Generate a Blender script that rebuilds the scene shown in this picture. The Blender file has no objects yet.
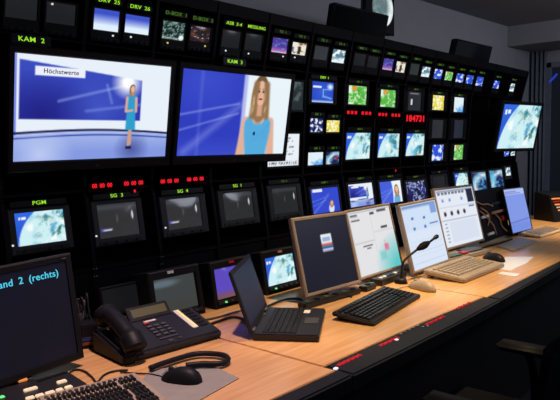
import bpy, bmesh, math, random
import numpy as np
from mathutils import Vector, Matrix
random.seed(4)
SC = bpy.context.scene
COL = SC.collection

# ------------------------------------------------------------------ camera calibration
F = 620.0
CAM = np.array([2.4, 0.0, 1.39])
def _d(p): return np.array([(p[0]-280)/F, -(p[1]-200)/F, -1.0])
_y = _d((860, 132)); _y /= np.linalg.norm(_y)
_z = np.cross(_d((860, 132)), _d((280, 143))); _z /= np.linalg.norm(_z)
if _z[1] < 0: _z = -_z
_x = np.cross(_y, _z)
R = np.array([_x, _y, _z])            # camera coords -> world
def ray(p): return R @ _d(p)
def on(p, n, p0):
    r = ray(p); n = np.array(n, float); p0 = np.array(p0, float)
    return CAM + np.dot(n, p0-CAM)/np.dot(n, r)*r
def az(px, py, z=.75): return on((px, py), (0, 0, 1), (0, 0, z))
def ax(px, py, x): return on((px, py), (1, 0, 0), (x, 0, 0))

cd = bpy.data.cameras.new('camera'); cam = bpy.data.objects.new('camera', cd); COL.objects.link(cam)
cd.sensor_width = 36; cd.lens = F/560*36; cd.clip_start = .02
M = Matrix([[R[i][0], R[i][1], R[i][2], CAM[i]] for i in range(3)] + [[0, 0, 0, 1]])
cam.matrix_world = M
SC.camera = cam

# ------------------------------------------------------------------ materials
def lin(c):
    c = np.asarray(c, float)/255.0
    return np.where(c <= .04045, c/12.92, ((c+.055)/1.055)**2.4)
def L4(r, g, b): return tuple(lin((r, g, b))) + (1,)
def mat(name, col, rough=.5, metal=0, coat=0, noise=0, nscale=30, emit=None, estr=1, spec=.5, bump=0):
    m = bpy.data.materials.new(name); m.use_nodes = True
    nt = m.node_tree; b = nt.nodes['Principled BSDF']
    b.inputs['Base Color'].default_value = L4(*col)
    b.inputs['Roughness'].default_value = rough; b.inputs['Metallic'].default_value = metal
    b.inputs['Coat Weight'].default_value = coat
    b.inputs['Specular IOR Level'].default_value = spec
    if noise or bump:
        tc = nt.nodes.new('ShaderNodeTexCoord'); n = nt.nodes.new('ShaderNodeTexNoise')
        n.inputs['Scale'].default_value = nscale; n.inputs['Detail'].default_value = 5
        nt.links.new(tc.outputs['Object'], n.inputs['Vector'])
        if noise:
            mx = nt.nodes.new('ShaderNodeMix'); mx.data_type = 'RGBA'
            mx.inputs[6].default_value = L4(*[max(0, c*(1-noise)) for c in col])
            mx.inputs[7].default_value = L4(*[min(255, c*(1+noise)) for c in col])
            nt.links.new(n.outputs['Fac'], mx.inputs[0]); nt.links.new(mx.outputs[2], b.inputs['Base Color'])
        if bump:
            bp = nt.nodes.new('ShaderNodeBump'); bp.inputs['Strength'].default_value = bump
            bp.inputs['Distance'].default_value = .004
            nt.links.new(n.outputs['Fac'], bp.inputs['Height']); nt.links.new(bp.outputs['Normal'], b.inputs['Normal'])
    if emit:
        b.inputs['Emission Color'].default_value = L4(*emit); b.inputs['Emission Strength'].default_value = estr
    return m
def screen_mat(name, strength=1.0, rough=.12):
    m = bpy.data.materials.new(name); m.use_nodes = True
    nt = m.node_tree; b = nt.nodes['Principled BSDF']
    b.inputs['Base Color'].default_value = (.006, .006, .007, 1); b.inputs['Roughness'].default_value = rough
    b.inputs['Specular IOR Level'].default_value = .35
    a = nt.nodes.new('ShaderNodeVertexColor'); a.layer_name = 'Picture'
    nt.links.new(a.outputs['Color'], b.inputs['Emission Color']); b.inputs['Emission Strength'].default_value = strength
    return m
def wood_mat():
    m = bpy.data.materials.new('beech_wood'); m.use_nodes = True
    nt = m.node_tree; b = nt.nodes['Principled BSDF']
    tc = nt.nodes.new('ShaderNodeTexCoord'); mp = nt.nodes.new('ShaderNodeMapping')
    mp.inputs['Scale'].default_value = (26, 1.6, 26)
    n = nt.nodes.new('ShaderNodeTexNoise'); n.inputs['Scale'].default_value = 2.2; n.inputs['Detail'].default_value = 7
    r = nt.nodes.new('ShaderNodeValToRGB')
    r.color_ramp.elements[0].position = .3; r.color_ramp.elements[0].color = L4(196, 146, 92)
    r.color_ramp.elements[1].position = .75; r.color_ramp.elements[1].color = L4(228, 180, 122)
    nt.links.new(tc.outputs['Object'], mp.inputs['Vector']); nt.links.new(mp.outputs['Vector'], n.inputs['Vector'])
    nt.links.new(n.outputs['Fac'], r.inputs['Fac']); nt.links.new(r.outputs['Color'], b.inputs['Base Color'])
    b.inputs['Roughness'].default_value = .32; b.inputs['Coat Weight'].default_value = .25; b.inputs['Coat Roughness'].default_value = .2
    return m
MT = dict(
    black=mat('black_plastic', (20, 21, 26), .5, spec=.2, noise=.2, nscale=60),
    rack=mat('black_painted_steel', (15, 16, 21), .6, spec=.12, noise=.25, nscale=12),
    dark=mat('charcoal_plastic', (34, 35, 40), .42, spec=.3, noise=.15, nscale=60),
    gap=mat('matt_black', (12, 12, 13), .8, spec=.1),
    knob=mat('grey_knob', (72, 72, 78), .4),
    grey=mat('dark_grey_plastic', (62, 63, 68), .45, noise=.1),
    beige=mat('aged_beige_plastic', (158, 143, 124), .5, noise=.06, nscale=25),
    lbeige=mat('light_beige_plastic', (206, 190, 160), .5, noise=.06, nscale=25),
    lcdframe=mat('grey_beige_bezel', (150, 134, 120), .4, noise=.06),
    keys=mat('black_keycap', (20, 20, 22), .4),
    bkeys=mat('beige_keycap', (166, 151, 131), .5),
    wood=wood_mat(),
    edge=mat('black_padded_vinyl', (20, 22, 28), .55, spec=.25, noise=.2, nscale=80, bump=.2),
    wall=mat('grey_painted_wall', (168, 166, 170), .85, noise=.03, nscale=6, bump=.1),
    ceil=mat('ceiling_paint', (150, 148, 150), .9, noise=.03, nscale=6),
    floor=mat('dark_carpet', (26, 27, 30), .95, noise=.3, nscale=120, bump=.4),
    curtain=mat('dark_grey_curtain', (120, 126, 138), .9, noise=.1, nscale=20),
    fabric=mat('black_fabric', (15, 17, 22), .9, spec=.1, noise=.3, nscale=150, bump=.3),
    chairmetal=mat('dark_arm_plastic', (26, 25, 24), .55, spec=.2),
    pane=mat('dark_window_pane', (58, 66, 78), .25),
    house=mat('dark_grey_housing', (52, 53, 60), .5, spec=.3, noise=.15),
    glass=mat('dark_window_glass', (10, 12, 16), .08, spec=.5),
    white=mat('white_label', (225, 222, 215), .5),
    lamp_btn=mat('lit_white_button', (230, 215, 190), .4, emit=(255, 225, 180), estr=.45),
    paper=mat('white_paper', (226, 230, 235), .35),
    mat_=mat('grey_mouse_mat', (142, 138, 132), .6, noise=.06),
    cable=mat('black_rubber', (18, 18, 20), .5),
    tan=mat('tan_cable', (170, 130, 100), .5),
    red=mat('red_plastic', (190, 40, 36), .4),
    green=mat('green_plastic', (50, 80, 60), .4),
    green_led=mat('green_letters', (20, 40, 10), .5, emit=(160, 235, 40), estr=.95),
    green_dim=mat('dim_green_letters', (20, 40, 10), .5, emit=(92, 150, 30), estr=.55),
    red_led=mat('red_digits', (60, 5, 5), .5, emit=(255, 22, 40), estr=1.0),
    red_dim=mat('dim_red_marking', (60, 5, 8), .5, emit=(205, 22, 40), estr=.8),
    white_led=mat('white_indicator', (200, 200, 200), .5, emit=(235, 240, 255), estr=.8),
    yellow_led=mat('yellow_indicator', (200, 180, 90), .5, emit=(240, 220, 120), estr=.7),
    green_ind=mat('green_indicator', (60, 200, 90), .5, emit=(120, 255, 150), estr=.8),
    cyan_txt=mat('cyan_letters', (20, 60, 70), .5, emit=(80, 205, 235), estr=1),
    ink=mat('dark_ink', (40, 44, 60), .6),
    silver=mat('silver_letters', (150, 150, 156), .4),
    amber=mat('amber_strip', (220, 150, 90), .5, emit=(240, 150, 70), estr=.5),
    amber_dark=mat('dull_orange_strip', (120, 66, 40), .5), blue_dark=mat('dull_blue_strip', (40, 56, 110), .5),
    streak_glow=mat('blue_reflection_glow', (40, 60, 160), .4, emit=(50, 80, 220), estr=.5),
    scr=screen_mat('lit_screen', 1.0), scr_dim=screen_mat('dark_screen', 1.0, .2),
    mattscr=screen_mat('matt_screen', 1.0, .35),
    lampglow=mat('warm_lamp', (255, 230, 190), .5, emit=(255, 214, 160), estr=4),
)

# ------------------------------------------------------------------ mesh helpers
def link(name, bm, m, parent=None, smooth=False, **kw):
    me = bpy.data.meshes.new(name); bm.normal_update(); bm.to_mesh(me); bm.free()
    if m is not None: me.materials.append(m)
    if smooth:
        for p in me.polygons: p.use_smooth = True
    o = bpy.data.objects.new(name, me); COL.objects.link(o)
    if parent is not None: o.parent = parent
    for k, v in kw.items(): o[k] = v
    return o
def thing(name, label, cat, loc=(0, 0, 0), group=None, mw=None):
    o = bpy.data.objects.new(name, None); COL.objects.link(o); o.empty_display_size = .05
    if mw is not None: o.matrix_world = mw
    else: o.location = loc
    o['label'] = label; o['category'] = cat
    if group: o['group'] = group
    return o
def tag(o, label, cat, group=None):
    o['label'] = label; o['category'] = cat
    if group: o['group'] = group
    return o
def frame(loc, right, up):
    """world matrix: local X = right, local Z = up, local -Y = towards the viewer of the front"""
    x = Vector(right).normalized(); z = Vector(up); z = (z - x*z.dot(x)).normalized(); y = z.cross(x)
    return Matrix(((x[0], y[0], z[0], loc[0]), (x[1], y[1], z[1], loc[1]), (x[2], y[2], z[2], loc[2]), (0, 0, 0, 1)))
def box(bm, x0, x1, y0, y1, z0, z1, bev=0, seg=2, mw=None):
    r = bmesh.ops.create_cube(bm, size=1)
    for v in r['verts']:
        v.co = Vector((x0+(v.co.x+.5)*(x1-x0), y0+(v.co.y+.5)*(y1-y0), z0+(v.co.z+.5)*(z1-z0)))
    vs = r['verts']
    if bev:
        es = {e for v in vs for e in v.link_edges}
        q = bmesh.ops.bevel(bm, geom=list(es), offset=bev, segments=seg, affect='EDGES', clamp_overlap=True)
        vs = list({v for f in q['faces'] for v in f.verts} | {v for v in vs if v.is_valid})
        # collect the whole island
        seen = set(vs); st = list(vs)
        while st:
            v = st.pop()
            for e in v.link_edges:
                w = e.other_vert(v)
                if w not in seen: seen.add(w); st.append(w)
        vs = list(seen)
    if mw is not None:
        for v in vs: v.co = mw @ v.co
    return vs
def bx(name, m, parent, *a, bev=0, **kw):
    bm = bmesh.new(); box(bm, *a, bev=bev); return link(name, bm, m, parent, **kw)
def hexa(bm, pts):
    """8 points: bottom loop of 4 then top loop of 4"""
    v = [bm.verts.new(p) for p in pts]
    for f in ((3, 2, 1, 0), (4, 5, 6, 7), (0, 1, 5, 4), (1, 2, 6, 5), (2, 3, 7, 6), (3, 0, 4, 7)):
        bm.faces.new([v[i] for i in f])
    return v
def prism(bm, poly, z0, z1):
    n = len(poly)
    lo = [bm.verts.new((p[0], p[1], z0)) for p in poly]; hi = [bm.verts.new((p[0], p[1], z1)) for p in poly]
    bm.faces.new(lo[::-1]); bm.faces.new(hi)
    for i in range(n): bm.faces.new((lo[i], lo[(i+1) % n], hi[(i+1) % n], hi[i]))
    bmesh.ops.recalc_face_normals(bm, faces=bm.faces[:])
def bevel_all(bm, off, seg=2, ang=.5):
    es = [e for e in bm.edges if len(e.link_faces) == 2 and e.calc_face_angle(0) > ang]
    bmesh.ops.bevel(bm, geom=es, offset=off, segments=seg, affect='EDGES', clamp_overlap=True)
def cyl(bm, c, r, h, axis='z', seg=20, r2=None):
    q = bmesh.ops.create_cone(bm, cap_ends=True, segments=seg, radius1=r, radius2=r if r2 is None else r2, depth=h)
    rot = {'z': Matrix(), 'y': Matrix.Rotation(math.pi/2, 4, 'X'), 'x': Matrix.Rotation(math.pi/2, 4, 'Y')}[axis]
    for v in q['verts']: v.co = rot @ v.co + Vector(c)
    return q['verts']
def spline(pts, n=8):
    P = [Vector(p) for p in pts]; P = [P[0]*2-P[1]] + P + [P[-1]*2-P[-2]]; out = []
    for i in range(1, len(P)-2):
        for k in range(n):
            t = k/n; a, b, c, d = P[i-1:i+3]
            out.append(.5*((2*b)+(c-a)*t+(2*a-5*b+4*c-d)*t*t+(3*b-a-3*c+d)*t**3))
    out.append(P[-2]); return out
def tube(bm, pts, rad, seg=8):
    """pts list of Vectors, rad a number or list"""
    n = len(pts); rings = []; nrm = None
    for i, p in enumerate(pts):
        t = (pts[min(i+1, n-1)]-pts[max(i-1, 0)]).normalized()
        if nrm is None:
            nrm = t.orthogonal().normalized()
        nrm = (nrm-t*nrm.dot(t)).normalized(); b = t.cross(nrm)
        r = rad[i] if isinstance(rad, (list, tuple)) else rad
        rings.append([bm.verts.new(p+(nrm*math.cos(2*math.pi*k/seg)+b*math.sin(2*math.pi*k/seg))*r) for k in range(seg)])
    for i in range(n-1):
        for k in range(seg):
            bm.faces.new((rings[i][k], rings[i][(k+1) % seg], rings[i+1][(k+1) % seg], rings[i+1][k]))
    bm.faces.new(rings[0][::-1]); bm.faces.new(rings[-1])
def cable(name, pts, r, m, parent=None, n=8):
    bm = bmesh.new(); tube(bm, spline(pts, n), r); return link(name, bm, m, parent, True)
def shell(bm, W, H, w, h, ox=0, oz=0, depth=.1, recess=.012, taper=.8, lip=.004):
    """housing with a picture opening: outer W x H centred on (ox,oz), opening w x h centred on 0; front at y=0, back at y=depth"""
    def rect(a, b, cx, cz, y): return [bm.verts.new((cx+sx*a/2, y, cz+sz*b/2)) for sx, sz in ((-1, -1), (1, -1), (1, 1), (-1, 1))]
    e = min(.005, W*.03)
    r0 = rect(W, H, ox, oz, e); r1 = rect(W-2*e, H-2*e, ox, oz, 0); r2 = rect(w+2*lip, h+2*lip, 0, 0, 0.001); r3 = rect(w, h, 0, 0, recess+.004)
    r4 = rect(W, H, ox, oz, depth*.45); r5 = rect(W*taper, H*taper, ox, oz, depth)
    for a, b in ((r0, r1), (r1, r2), (r2, r3), (r4, r0), (r5, r4)):
        for i in range(4):
            j = (i+1) % 4; bm.faces.new((a[i], a[j], b[j], b[i]))
    bm.faces.new(r3); bm.faces.new(r5[::-1])
    bmesh.ops.recalc_face_normals(bm, faces=bm.faces[:])
def letters(name, s, size, loc, m, parent, depth=.0008, align='CENTER', sx=1.0, bold=.004, **kw):
    cu = bpy.data.curves.new(name, 'FONT'); cu.body = s; cu.size = size; cu.extrude = depth; cu.align_x = align; cu.align_y = 'CENTER'
    cu.offset = size*bold; cu.space_character = 1.08; cu.space_word = 1.9
    t = bpy.data.objects.new('tmp', cu)
    me = bpy.data.meshes.new_from_object(t); bpy.data.objects.remove(t)
    me.materials.clear(); me.materials.append(m)
    for v in me.vertices: v.co = Vector((v.co.x*sx+loc[0], loc[1]-v.co.z, v.co.y+loc[2]))
    me.name = name
    o = bpy.data.objects.new(name, me); COL.objects.link(o); o.parent = parent
    for k, v in kw.items(): o[k] = v
    return o

# ------------------------------------------------------------------ pictures on the screens (what each screen shows)
rng = np.random.RandomState(7)
def fbm(U, V, s, seed=0, oct=4):
    out = np.zeros_like(U); amp = .5; r = np.random.RandomState(seed)
    for o in range(oct):
        for _ in range(3):
            a = r.uniform(0, 6.28); ph = r.uniform(0, 6.28); ph2 = r.uniform(0, 6.28); b = r.uniform(0, 6.28)
            out += amp/3*np.sin((U*math.cos(a)+V*math.sin(a))*s*2**o+ph+1.3*np.sin((U*math.cos(b)+V*math.sin(b))*s*2**o*.7+ph2))
        amp *= .6
    return out
def base(U, c): return np.ones(U.shape+(3,))*np.array(c, float)
def mix(I, m, c): m = np.clip(m, 0, 1)[..., None]; return I*(1-m)+np.array(c, float)*m
def soft(d, w): return np.clip(.5-d/w, 0, 1)
def rectm(U, V, a, b, c, d, w=.01): return soft(np.maximum(np.maximum(a-U, U-b), np.maximum(c-V, V-d)), w)
def ell(U, V, cx, cy, rx, ry, w=.08): return soft(np.sqrt(((U-cx)/rx)**2+((V-cy)/ry)**2)-1, w)
def seg(U, V, a, b, r, w=.01, asp=1.6):
    ax_, ay = a; bx_, by = b; dx, dy = (bx_-ax_)*asp, by-ay
    t = np.clip(((U-ax_)*asp*dx+(V-ay)*dy)/(dx*dx+dy*dy), 0, 1)
    return soft(np.hypot((U-ax_)*asp-t*dx, V-ay-t*dy)-r, w)
def p_earth(U, V, hard=0, seed=3):
    I = base(U, (38, 84, 214)); I = mix(I, V*.8-.2, (60, 120, 230))
    d = np.hypot((U-1.15)*1.25, V+.05)-1.41
    n = fbm(U, V, 7, seed); n2 = fbm(U, V, 13, seed+1)
    G = base(U, (206, 240, 244)); G = mix(G, np.clip(n*2.8-.15, 0, 1)*np.clip((U-.2)*2.2, 0, 1), (58, 150, 196)); G = mix(G, np.clip(n2*3.2-.35, 0, 1)*np.clip(U*1.9-.55, 0, 1), (44, 112, 110))
    G = mix(G, np.clip(fbm(U, V, 17, seed+5)*3-.9, 0, 1)*(U > .5), (200, 190, 110))
    G = mix(G, np.clip(fbm(U, V, 11, seed+6)*3-.5, 0, 1), (245, 252, 252))
    k = np.clip(.5-d/.03, 0, 1)[..., None]; I = I*(1-k)+G*k
    I = mix(I, rectm(U, V, .06, .11, .78, .88)+rectm(U, V, .13, .2, .8, .88), (240, 245, 255))
    return I
def p_sky(U, V):
    I = base(U, (60, 80, 200)); I = mix(I, (.8-V)/.55, (225, 240, 255)); I = mix(I, soft(np.abs(V-.97), .06), (90, 120, 170)); return I
def streaks(U, V, I):
    I = mix(I, seg(U, V, (0, .48), (.5, .64), .008, .03)*.6, (170, 190, 245)); I = mix(I, seg(U, V, (0, .3), (.5, .52), .008, .03)*.55, (170, 190, 245))
    I = mix(I, seg(U, V, (.05, .05), (.6, .72), .03, .1)*.35, (190, 205, 250)); return I
def hair_face(U, V, I, cx, cy, rx, ry, detail=True):
    """long hair, face and neck about the face centre"""
    I = mix(I, ell(U, V, cx-.005, cy-ry*.55, rx*1.55, ry*1.9, .15), (150, 118, 84))
    I = mix(I, ell(U, V, cx, cy+ry*.35, rx*1.22, ry*1.12, .12), (116, 86, 60))
    I = mix(I, rectm(U, V, cx-rx*.45, cx+rx*.45, cy-ry*1.9, cy, .02), (214, 160, 132))
    I = mix(I, ell(U, V, cx, cy, rx, ry, .15), (232, 184, 156))
    if detail:
        for s in (-1, 1):
            I = mix(I, ell(U, V, cx+s*rx*.42, cy+ry*.12, rx*.24, ry*.1, .4), (52, 40, 40))
            I = mix(I, ell(U, V, cx+s*rx*.42, cy+ry*.33, rx*.3, ry*.05, .4)*.7, (96, 68, 50))
        I = mix(I, seg(U, V, (cx+rx*.02, cy+ry*.1), (cx-rx*.08, cy-ry*.25), rx*.1, rx*.2)*.5, (190, 136, 112))
        I = mix(I, ell(U, V, cx, cy-ry*.5, rx*.36, ry*.09, .4), (170, 66, 70))
    return I
def p_studio(U, V, big=True):
    I = base(U, (232, 240, 250))
    top = .97-.1*U
    panel = rectm(U, V, .025, .79, .40, 2)*soft(V-(.955-.16*U), .012)
    B = base(U, (44, 56, 172)); B = mix(B, (V-.4)*1.1, (70, 92, 205)); B = mix(B, np.clip(1-np.hypot((U-.15)*1.2, V-.45)/.42, 0, 1)*.8, (30, 28, 120))
    B = mix(B, seg(U, V, (.25, .58), (.66, .76), .01, .03)*.6, (170, 190, 245)); B = mix(B, seg(U, V, (.42, .49), (.78, .57), .012, .03)*.5, (150, 175, 240))
    B = mix(B, seg(U, V, (.55, .76), (.585, .58), .01, .03)*.5, (170, 190, 245)); B = mix(B, np.clip(1-np.hypot((U-.5)*1.3, V-.5)/.35, 0, 1)*.35, (100, 130, 230))
    B = mix(B, np.clip(1.35-np.hypot((U-.69)*1.6, V-.8)/.14, 0, 1), (255, 255, 255))
    k = panel[..., None]; I = I*(1-k)+B*k
    I = mix(I, rectm(U, V, 0, .01, .1, 1), (90, 110, 230))
    I = mix(I, soft(V-.25-.035*np.sin(U*3.1), .02), (168, 186, 236))
    I = mix(I, soft(np.abs(V-.265-.035*np.sin(U*3.1))-.012, .01), (24, 30, 84))
    I = mix(I, soft(np.abs(V-.215-.035*np.sin(U*3.1))-.008, .01), (50, 66, 170))
    I = mix(I, soft(V-.18, .2)*.6, (110, 132, 218)); I = mix(I, np.clip(1-np.hypot((U-.74)*1.5, V-.1)/.2, 0, 1)*.6, (40, 48, 120))
    I = mix(I, np.clip(1-np.hypot((U-.15)*1.2, V-.06)/.25, 0, 1)*.6, (225, 235, 255))
    if big: I = mix(I, rectm(U, V, .11, .405, .815-.0*U, .90), (236, 240, 252))
    # presenter in a blue dress
    I = mix(I, seg(U, V, (.715, .3), (.712, .14), .012, .012)+seg(U, V, (.727, .3), (.725, .15), .012, .012), (206, 158, 140))
    I = mix(I, rectm(U, V, .695, .735, .095, .125), (30, 30, 60))
    I = mix(I, soft(np.maximum(np.abs(U-.722)-(.031+.02*np.abs(V-.5)), np.maximum(.3-V, V-.67)), .012), (48, 158, 205))
    I = mix(I, seg(U, V, (.69, .64), (.685, .5), .014, .012)+seg(U, V, (.755, .64), (.757, .5), .014, .012)+seg(U, V, (.69, .5), (.73, .51), .011, .012), (220, 170, 150))
    I = hair_face(U, V, I, .727, .735, .013, .034, False)
    return I
def p_close(U, V):
    I = base(U, (48, 62, 190)); I = mix(I, np.clip(1-np.hypot((U-.2)*1.2, V-.9)/.5, 0, 1)*.5, (72, 92, 214)); I = mix(I, soft(V-.1, .3)*.35, (90, 110, 225))
    I = streaks(U, V, I); I = mix(I, soft(np.abs(U-.16)-.01, .03)*.25, (140, 160, 240))
    I = mix(I, soft(.53-U, .02), (180, 186, 238)); I = mix(I, soft(.565-U, .02), (232, 244, 250))
    sk = (226, 176, 152)
    I = mix(I, seg(U, V, (.585, .42), (.545, -.05), .065, .03)+seg(U, V, (.82, .42), (.855, -.05), .065, .03), sk)
    I = mix(I, soft(np.maximum(np.abs(U-.70)-(.118-.05*np.clip((V-.42)/.12, 0, 1)-.012*np.cos(V*9)), V-.53), .02), (86, 172, 222))
    I = mix(I, np.clip(fbm(U, V, 14, 4)*1.2-.2, 0, 1)*soft(np.maximum(np.abs(U-.70)-.10, V-.48), .04)*.5, (60, 140, 200))
    I = mix(I, soft(np.abs(U-.70)/.05+(.42-V)/.16-1, .1)*soft(V-.56, .05)*soft(.40-V, .05), sk)
    I = mix(I, ell(U, V, .672, .27, .012, .025, .2), (30, 40, 80))
    I = hair_face(U, V, I, .702, .79, .055, .155)
    I = mix(I, seg(U, V, (.655, .9), (.635, .5), .045, .04)+seg(U, V, (.755, .9), (.775, .5), .045, .04), (146, 112, 78))
    I = mix(I, np.clip(fbm(U*3, V, 16, 9)*2-.3, 0, 1)*(seg(U, V, (.655, .85), (.635, .5), .045, .04)+seg(U, V, (.755, .85), (.775, .5), .045, .04)), (206, 176, 130))
    return I
def p_blueweather(U, V):
    I = base(U, (36, 66, 190)); I = mix(I, np.clip(1-np.hypot(U-.5, V-.5)/.7, 0, 1)*.5, (80, 130, 235)); I = mix(I, np.clip(1.3-np.hypot(U-.84, V-.78)/.16, 0, 1), (225, 240, 255))
    I = mix(I, seg(U, V, (.5, .62), (.5, .3), .02, .05)+seg(U, V, (.5, .62), (.85, .66), .015, .05)+seg(U, V, (.5, .3), (.92, .2), .03, .08), (140, 200, 250))
    I = mix(I, rectm(U, V, .06, .42, .7, .78), (235, 240, 255)); I = mix(I, soft(V-.08, .1), (180, 205, 250)); return I
def p_map(U, V, seed=1):
    I = base(U, (88, 186, 66)); I = mix(I, np.clip(fbm(U, V, 8, seed)*2.4-.2, 0, 1), (60, 150, 44)); I = mix(I, np.clip(1-8*np.abs(fbm(U, V, 7, seed+3)), 0, 1), (228, 246, 220))
    I = mix(I, rectm(U, V, 0, .16, .6, 1, .1)*.9+rectm(U, V, 0, .3, 0, .1, .1), (240, 250, 240)); I = mix(I, ell(U, V, .32, .86, .13, .13, .5), (232, 150, 60)); return I
def p_blot(U, V, a=(24, 34, 96), b=(232, 236, 250), seed=2):
    I = base(U, a); return mix(I, np.clip(fbm(U, V, 12, seed)*5+.1-2.4*(np.abs(U-.5)-.25), 0, 1), b)
def p_yellow(U, V): I = p_blot(U, V, (232, 214, 70), (252, 250, 214), 8); return mix(I, np.clip(fbm(U, V, 15, 12)*4-1.3, 0, 1), (120, 110, 40))
def p_off(U, V, c=(30, 31, 34)): I = base(U, c); return mix(I, np.clip((V-.2), 0, 1)*.2, (46, 48, 54))
def p_sg(U, V, dash=True, c=(50, 50, 53)):
    I = base(U, c); I = mix(I, soft(np.abs(V-.9)-.05, .12)*.35, (104, 112, 122))
    if dash: I = mix(I, rectm(U, V, .06, .3, .22, .26, .03), (222, 226, 250)); I = mix(I, rectm(U, V, .04, .1, .2, .27, .04)*.7, (70, 70, 230))
    I = mix(I, ell(U, V, .86, .62, .025, .12, .8), (225, 230, 238)); I = mix(I, ell(U, V, .45, .55, .02, .12, .9)*.35, (140, 144, 150))
    return I
def p_dbox(U, V): I = base(U, (26, 40, 42)); I = mix(I, np.clip(1-7*np.abs(fbm(U, V, 15, 21)), 0, 1)*.9, (168, 212, 196)); return mix(I, rectm(U, V, 0, .9, .05, .1, .02)+ell(U, V, .88, .16, .12, .12, .3), (235, 242, 245))
def p_red(U, V): I = base(U, (40, 32, 36)); I = mix(I, np.clip(fbm(U, V, 9, 31)*2.5, 0, 1)*.7, (130, 78, 66)); return mix(I, np.clip(fbm(U, V, 19, 33)*4-1.6, 0, 1), (205, 210, 230))
def p_pink(U, V): I = base(U, (78, 56, 150)); I = mix(I, (.45-V)*2.2, (226, 120, 190)); I = mix(I, np.clip(fbm(U, V, 12, 41)*3-.3, 0, 1), (90, 150, 220)); return mix(I, soft(V-.06, .1), (240, 190, 220))
def p_room(U, V): I = base(U, (238, 232, 214)); I = mix(I, np.clip(fbm(U, V, 9, 51)*4-.4, 0, 1), (120, 84, 60)); I = mix(I, rectm(U, V, .4, .62, .05, .7, .05), (60, 44, 40)); return mix(I, rectm(U, V, 0, .12, .2, .6, .1), (70, 80, 160))
def p_city(U, V): I = base(U, (92, 128, 150)); I = mix(I, (.5-V)*2.5, (226, 244, 248)); return mix(I, np.clip(fbm(U, V, 11, 61)*4, 0, 1), (240, 250, 252))
def p_blueimg(U, V, seed=71): I = base(U, (40, 80, 214)); I = mix(I, np.clip(fbm(U, V, 7, seed)*4-.2, 0, 1), (232, 240, 255)); return I
def p_white(U, V): I = base(U, (226, 240, 248)); return mix(I, np.clip(U+fbm(U, V, 5, 81)-.65, 0, 1)*1.6, (70, 150, 230))
def p_net(U, V): I = base(U, (26, 28, 66)); I = mix(I, np.clip(1-9*np.abs(fbm(U, V, 7, 91)), 0, 1), (190, 205, 250)); return mix(I, np.clip(fbm(U, V, 9, 93)*2-.3, 0, 1)*.7, (60, 66, 190))
def p_pres(U, V): 
    I = base(U, (52, 74, 205)); I = streaks(U, V, I); I = mix(I, rectm(U, V, .06, .4, .86, .97, .02), (232, 238, 250))
    I = mix(I, ell(U, V, .68, .16, .1, .22, .2), (222, 226, 236)); return hair_face(U, V, I, .69, .38, .05, .08, False)
def p_pres2(U, V):
    I = base(U, (70, 96, 220)); I = streaks(U, V, I); I = mix(I, soft(.56-U, .02), (238, 246, 252)); I = mix(I, ell(U, V, .75, .08, .16, .36, .1), (110, 170, 215)); return hair_face(U, V, I, .76, .62, .08, .15, False)
def p_stud2(U, V): return p_studio(U, V, True)
def p_swirl(U, V, seed=0): I = base(U, (24, 34, 84)); I = mix(I, np.clip(1-3.4*np.abs(np.hypot(U-.75, V-.25)-.6+.12*fbm(U, V, 7, 15+seed)), 0, 1), (228, 244, 250)); return mix(I, np.clip(fbm(U, V, 9, 17+seed)*3, 0, 1)*.8, (90, 190, 225))
def p_textpage(U, V):
    I = base(U, (234, 240, 246))
    for a, b, v in ((.55, .75, .88), (.58, .8, .76), (.62, .85, .6), (.6, .82, .47), (.55, .78, .36)): I = mix(I, rectm(U, V, a, b, v-.02, v+.02, .02)*np.clip(fbm(U*6, V, 20, 5)*4+.6, 0, 1), (70, 78, 100))
    return mix(I, rectm(U, V, .04, .96, .05, .13, .02)*np.clip(fbm(U*7, V, 22, 6)*5+.7, 0, 1), (50, 54, 66))
def p_greygreen(U, V): I = base(U, (38, 46, 50)); I = mix(I, np.clip(fbm(U, V, 12, 44)*3, 0, 1)*.6, (108, 124, 128)); return mix(I, ell(U, V, .3, .85, .3, .1, .5), (90, 160, 80))
def p_desk1(U, V):
    I = base(U, (62, 66, 66)); I = mix(I, ell(U, V, .2, .85, .35, .1, .8)*.6, (112, 134, 150)); return mix(I, (.4-V)*1, (58, 58, 46))
def p_purple(U, V): I = base(U, (92, 74, 190)); I = mix(I, (.3-V)*3, (130, 82, 60)); return I
def p_logoscr(U, V):
    I = base(U, (20, 24, 40)); I = mix(I, rectm(U, V, .42, .63, .52, .76), (228, 234, 240)); I = mix(I, rectm(U, V, .45, .6, .655, .72), (150, 176, 214))
    I = mix(I, rectm(U, V, .42, .63, .60, .625), (200, 50, 60)); I = mix(I, rectm(U, V, .42, .63, .575, .6), (50, 130, 100)); return mix(I, rectm(U, V, .42, .63, .545, .57), (40, 70, 190))
def uirows(U, V, I, rows, c=(70, 74, 84)):
    for a, b, v, h in rows: I = mix(I, rectm(U, V, a, b, v-h, v+h, .008), c)
    return I
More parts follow.
